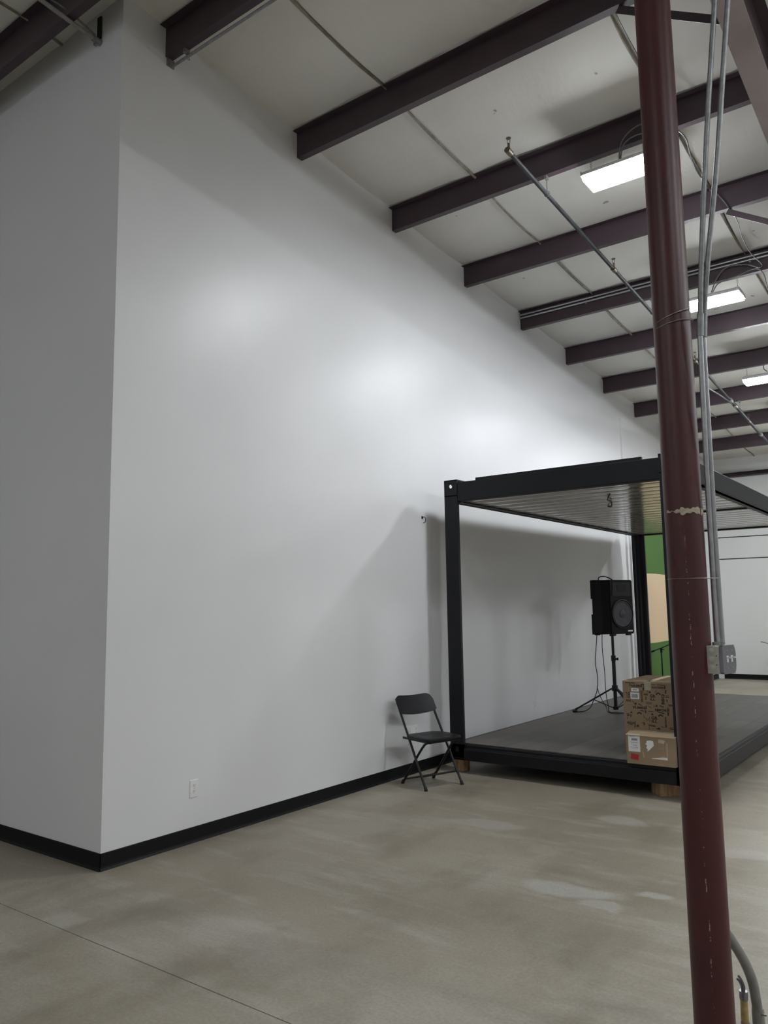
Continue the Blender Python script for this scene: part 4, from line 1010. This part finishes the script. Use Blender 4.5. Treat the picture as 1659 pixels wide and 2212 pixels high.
sb = thing('cardboard_box', 'smaller plain cardboard box on the container sill, with a red sticker', 'box', (2.100, 3.742, 0.2815))
SW, SD, SH = 0.415, 0.275, 0.250
m = MB(); m.box((0, 0, 0), (SW, SD, SH - 0.012), bev=0.003); m.build('carton', 'card2', sb)
m = MB(); m.prism([(-0.004, SH - 0.016), (-0.004, SH - 0.010), (SD * 0.45, SH + 0.010), (SD * 0.45, SH + 0.004)], 'x', -0.004, SW + 0.002); m.build('flap', 'card2', sb)
m = MB(); m.prism([(SD * 0.5, SH + 0.006), (SD * 0.5, SH + 0.011), (SD, SH - 0.005), (SD, SH - 0.011)], 'x', 0.0, SW); m.build('flap', 'card2', sb)
def su(cx_): return (cx_ - 225) / 2480.0
def sv(cy_, cx_=225): return SH - (cy_ - 1385 - (cx_ - 225) * 0.092) / 2480.0
lb = card_label(sb, 'paper_label', su(272), sv(1765, 395), su(524), sv(1400, 395), label='tall white shipping label')
m = MB(); x = 345
while x < 475:
    wd_ = rnd.choice((5, 8, 12)); m.box((su(x), -0.0021, sv(1535, 400)), (su(x + wd_), -0.0014, sv(1492, 400))); x += wd_ + rnd.choice((5, 7))
m.build('barcode', 'ink', lb)
m = MB()
for yv, xa, xb_ in ((1440, 300, 430), (1455, 300, 410), (1570, 315, 485), (1582, 340, 460), (1612, 330, 460), (1640, 370, 450), (1672, 310, 490), (1690, 330, 480), (1645, 430, 468)):
    m.box((su(xa), -0.0019, sv(yv + 5, 400)), (su(xb_), -0.0014, sv(yv, 400)))
m.build('label_print', 'lbluegrey', lb)
card_label(sb, 'sticker', su(318), sv(1925, 395), su(482), sv(1815, 395), 'red', rot=radians(6), label='red square sticker')
pts = [(630, 1600), (660, 1600), (670, 1545), (745, 1538), (805, 1555), (815, 1650), (760, 1700), (700, 1755), (662, 1755), (690, 1730), (655, 1690), (672, 1640)]
MB().prism([(su(x), sv(y, x)) for x, y in pts], 'y', -0.0016, -0.0002).build('torn_label', 'label', sb, label='torn white label remnant')
MB().prism([(su(x), sv(y, x)) for x, y in [(915, 1520), (1030, 1530), (1070, 1570), (1040, 1580), (1030, 1612), (960, 1600), (912, 1590)]], 'y', -0.0016, -0.0002).build('tape_patch', 'tape', sb)
MB().prism([(su(x), sv(y, x)) for x, y in [(755, 1905), (940, 1897), (960, 1885), (1085, 1895), (1090, 1945), (960, 1935), (880, 1922), (760, 1912)]], 'y', -0.0016, -0.0002).build('tape_strip', 'tapew', sb, label='peeled white tape strip')
m = MB()
for a, b in (((570, 1760), (600, 1890)), ((1085, 1600), (1085, 1880)), ((890, 1715), (1080, 1690))):
    (xa, ya), (xb_, yb_) = a, b
    m.prism([(su(xa), sv(ya, xa)), (su(xa + 6), sv(ya, xa)), (su(xb_ + 6), sv(yb_ + 6, xb_)), (su(xb_), sv(yb_ + 6, xb_))], 'y', -0.001, -0.0002)
m.build('tape_edge', 'tapew', sb)

# ================================================================== PLANT at the right edge
pt = thing('potted_plant', 'long-leaved potted plant near the back wall, only a leaf tip showing at the right edge', 'plant', (1.62, 14.4, 0))
MB().lathe([(0.10, 0), (0.15, 0.0), (0.19, 0.34), (0.20, 0.36), (0.175, 0.36), (0.17, 0.33)], seg=28, cap=False).build('pot', 'pot', pt, smooth=True)
MB().lathe([(0.001, 0.32), (0.172, 0.325)], seg=24, cap=False).build('soil', 'soil', pt)
def leaf(az, reach, zt, wd_):
    d = Vector((cos(az), sin(az), 0)); n_ = Vector((-sin(az), cos(az), 0))
    def fn(u, v):
        r = 0.02 + reach * u ** 1.15; z = 0.32 + (zt - 0.32) * (1 - (1 - u) ** 1.8)
        wv = wd_ * (sin(pi * min(1, u * 0.93 + 0.07)) ** 0.7 if u < 1 else 0) * (v - 0.5)
        return d * r + n_ * wv + Vector((0, 0, z - abs(v - 0.5) * -0.02))
    return MB().grid(fn, 12, 2, th=(0, 0, 0.002)).build('leaf', 'leaf', pt, smooth=True)
leaf(pi, 0.54, 0.83, 0.07)
for az, re, zt in ((2.3, 0.3, 0.9), (1.4, 0.35, 0.75), (0.6, 0.4, 0.8), (-0.3, 0.35, 0.95), (-1.2, 0.3, 0.8), (-2.2, 0.22, 0.98), (0.1, 0.12, 1.05)): leaf(az, re, zt, 0.07)
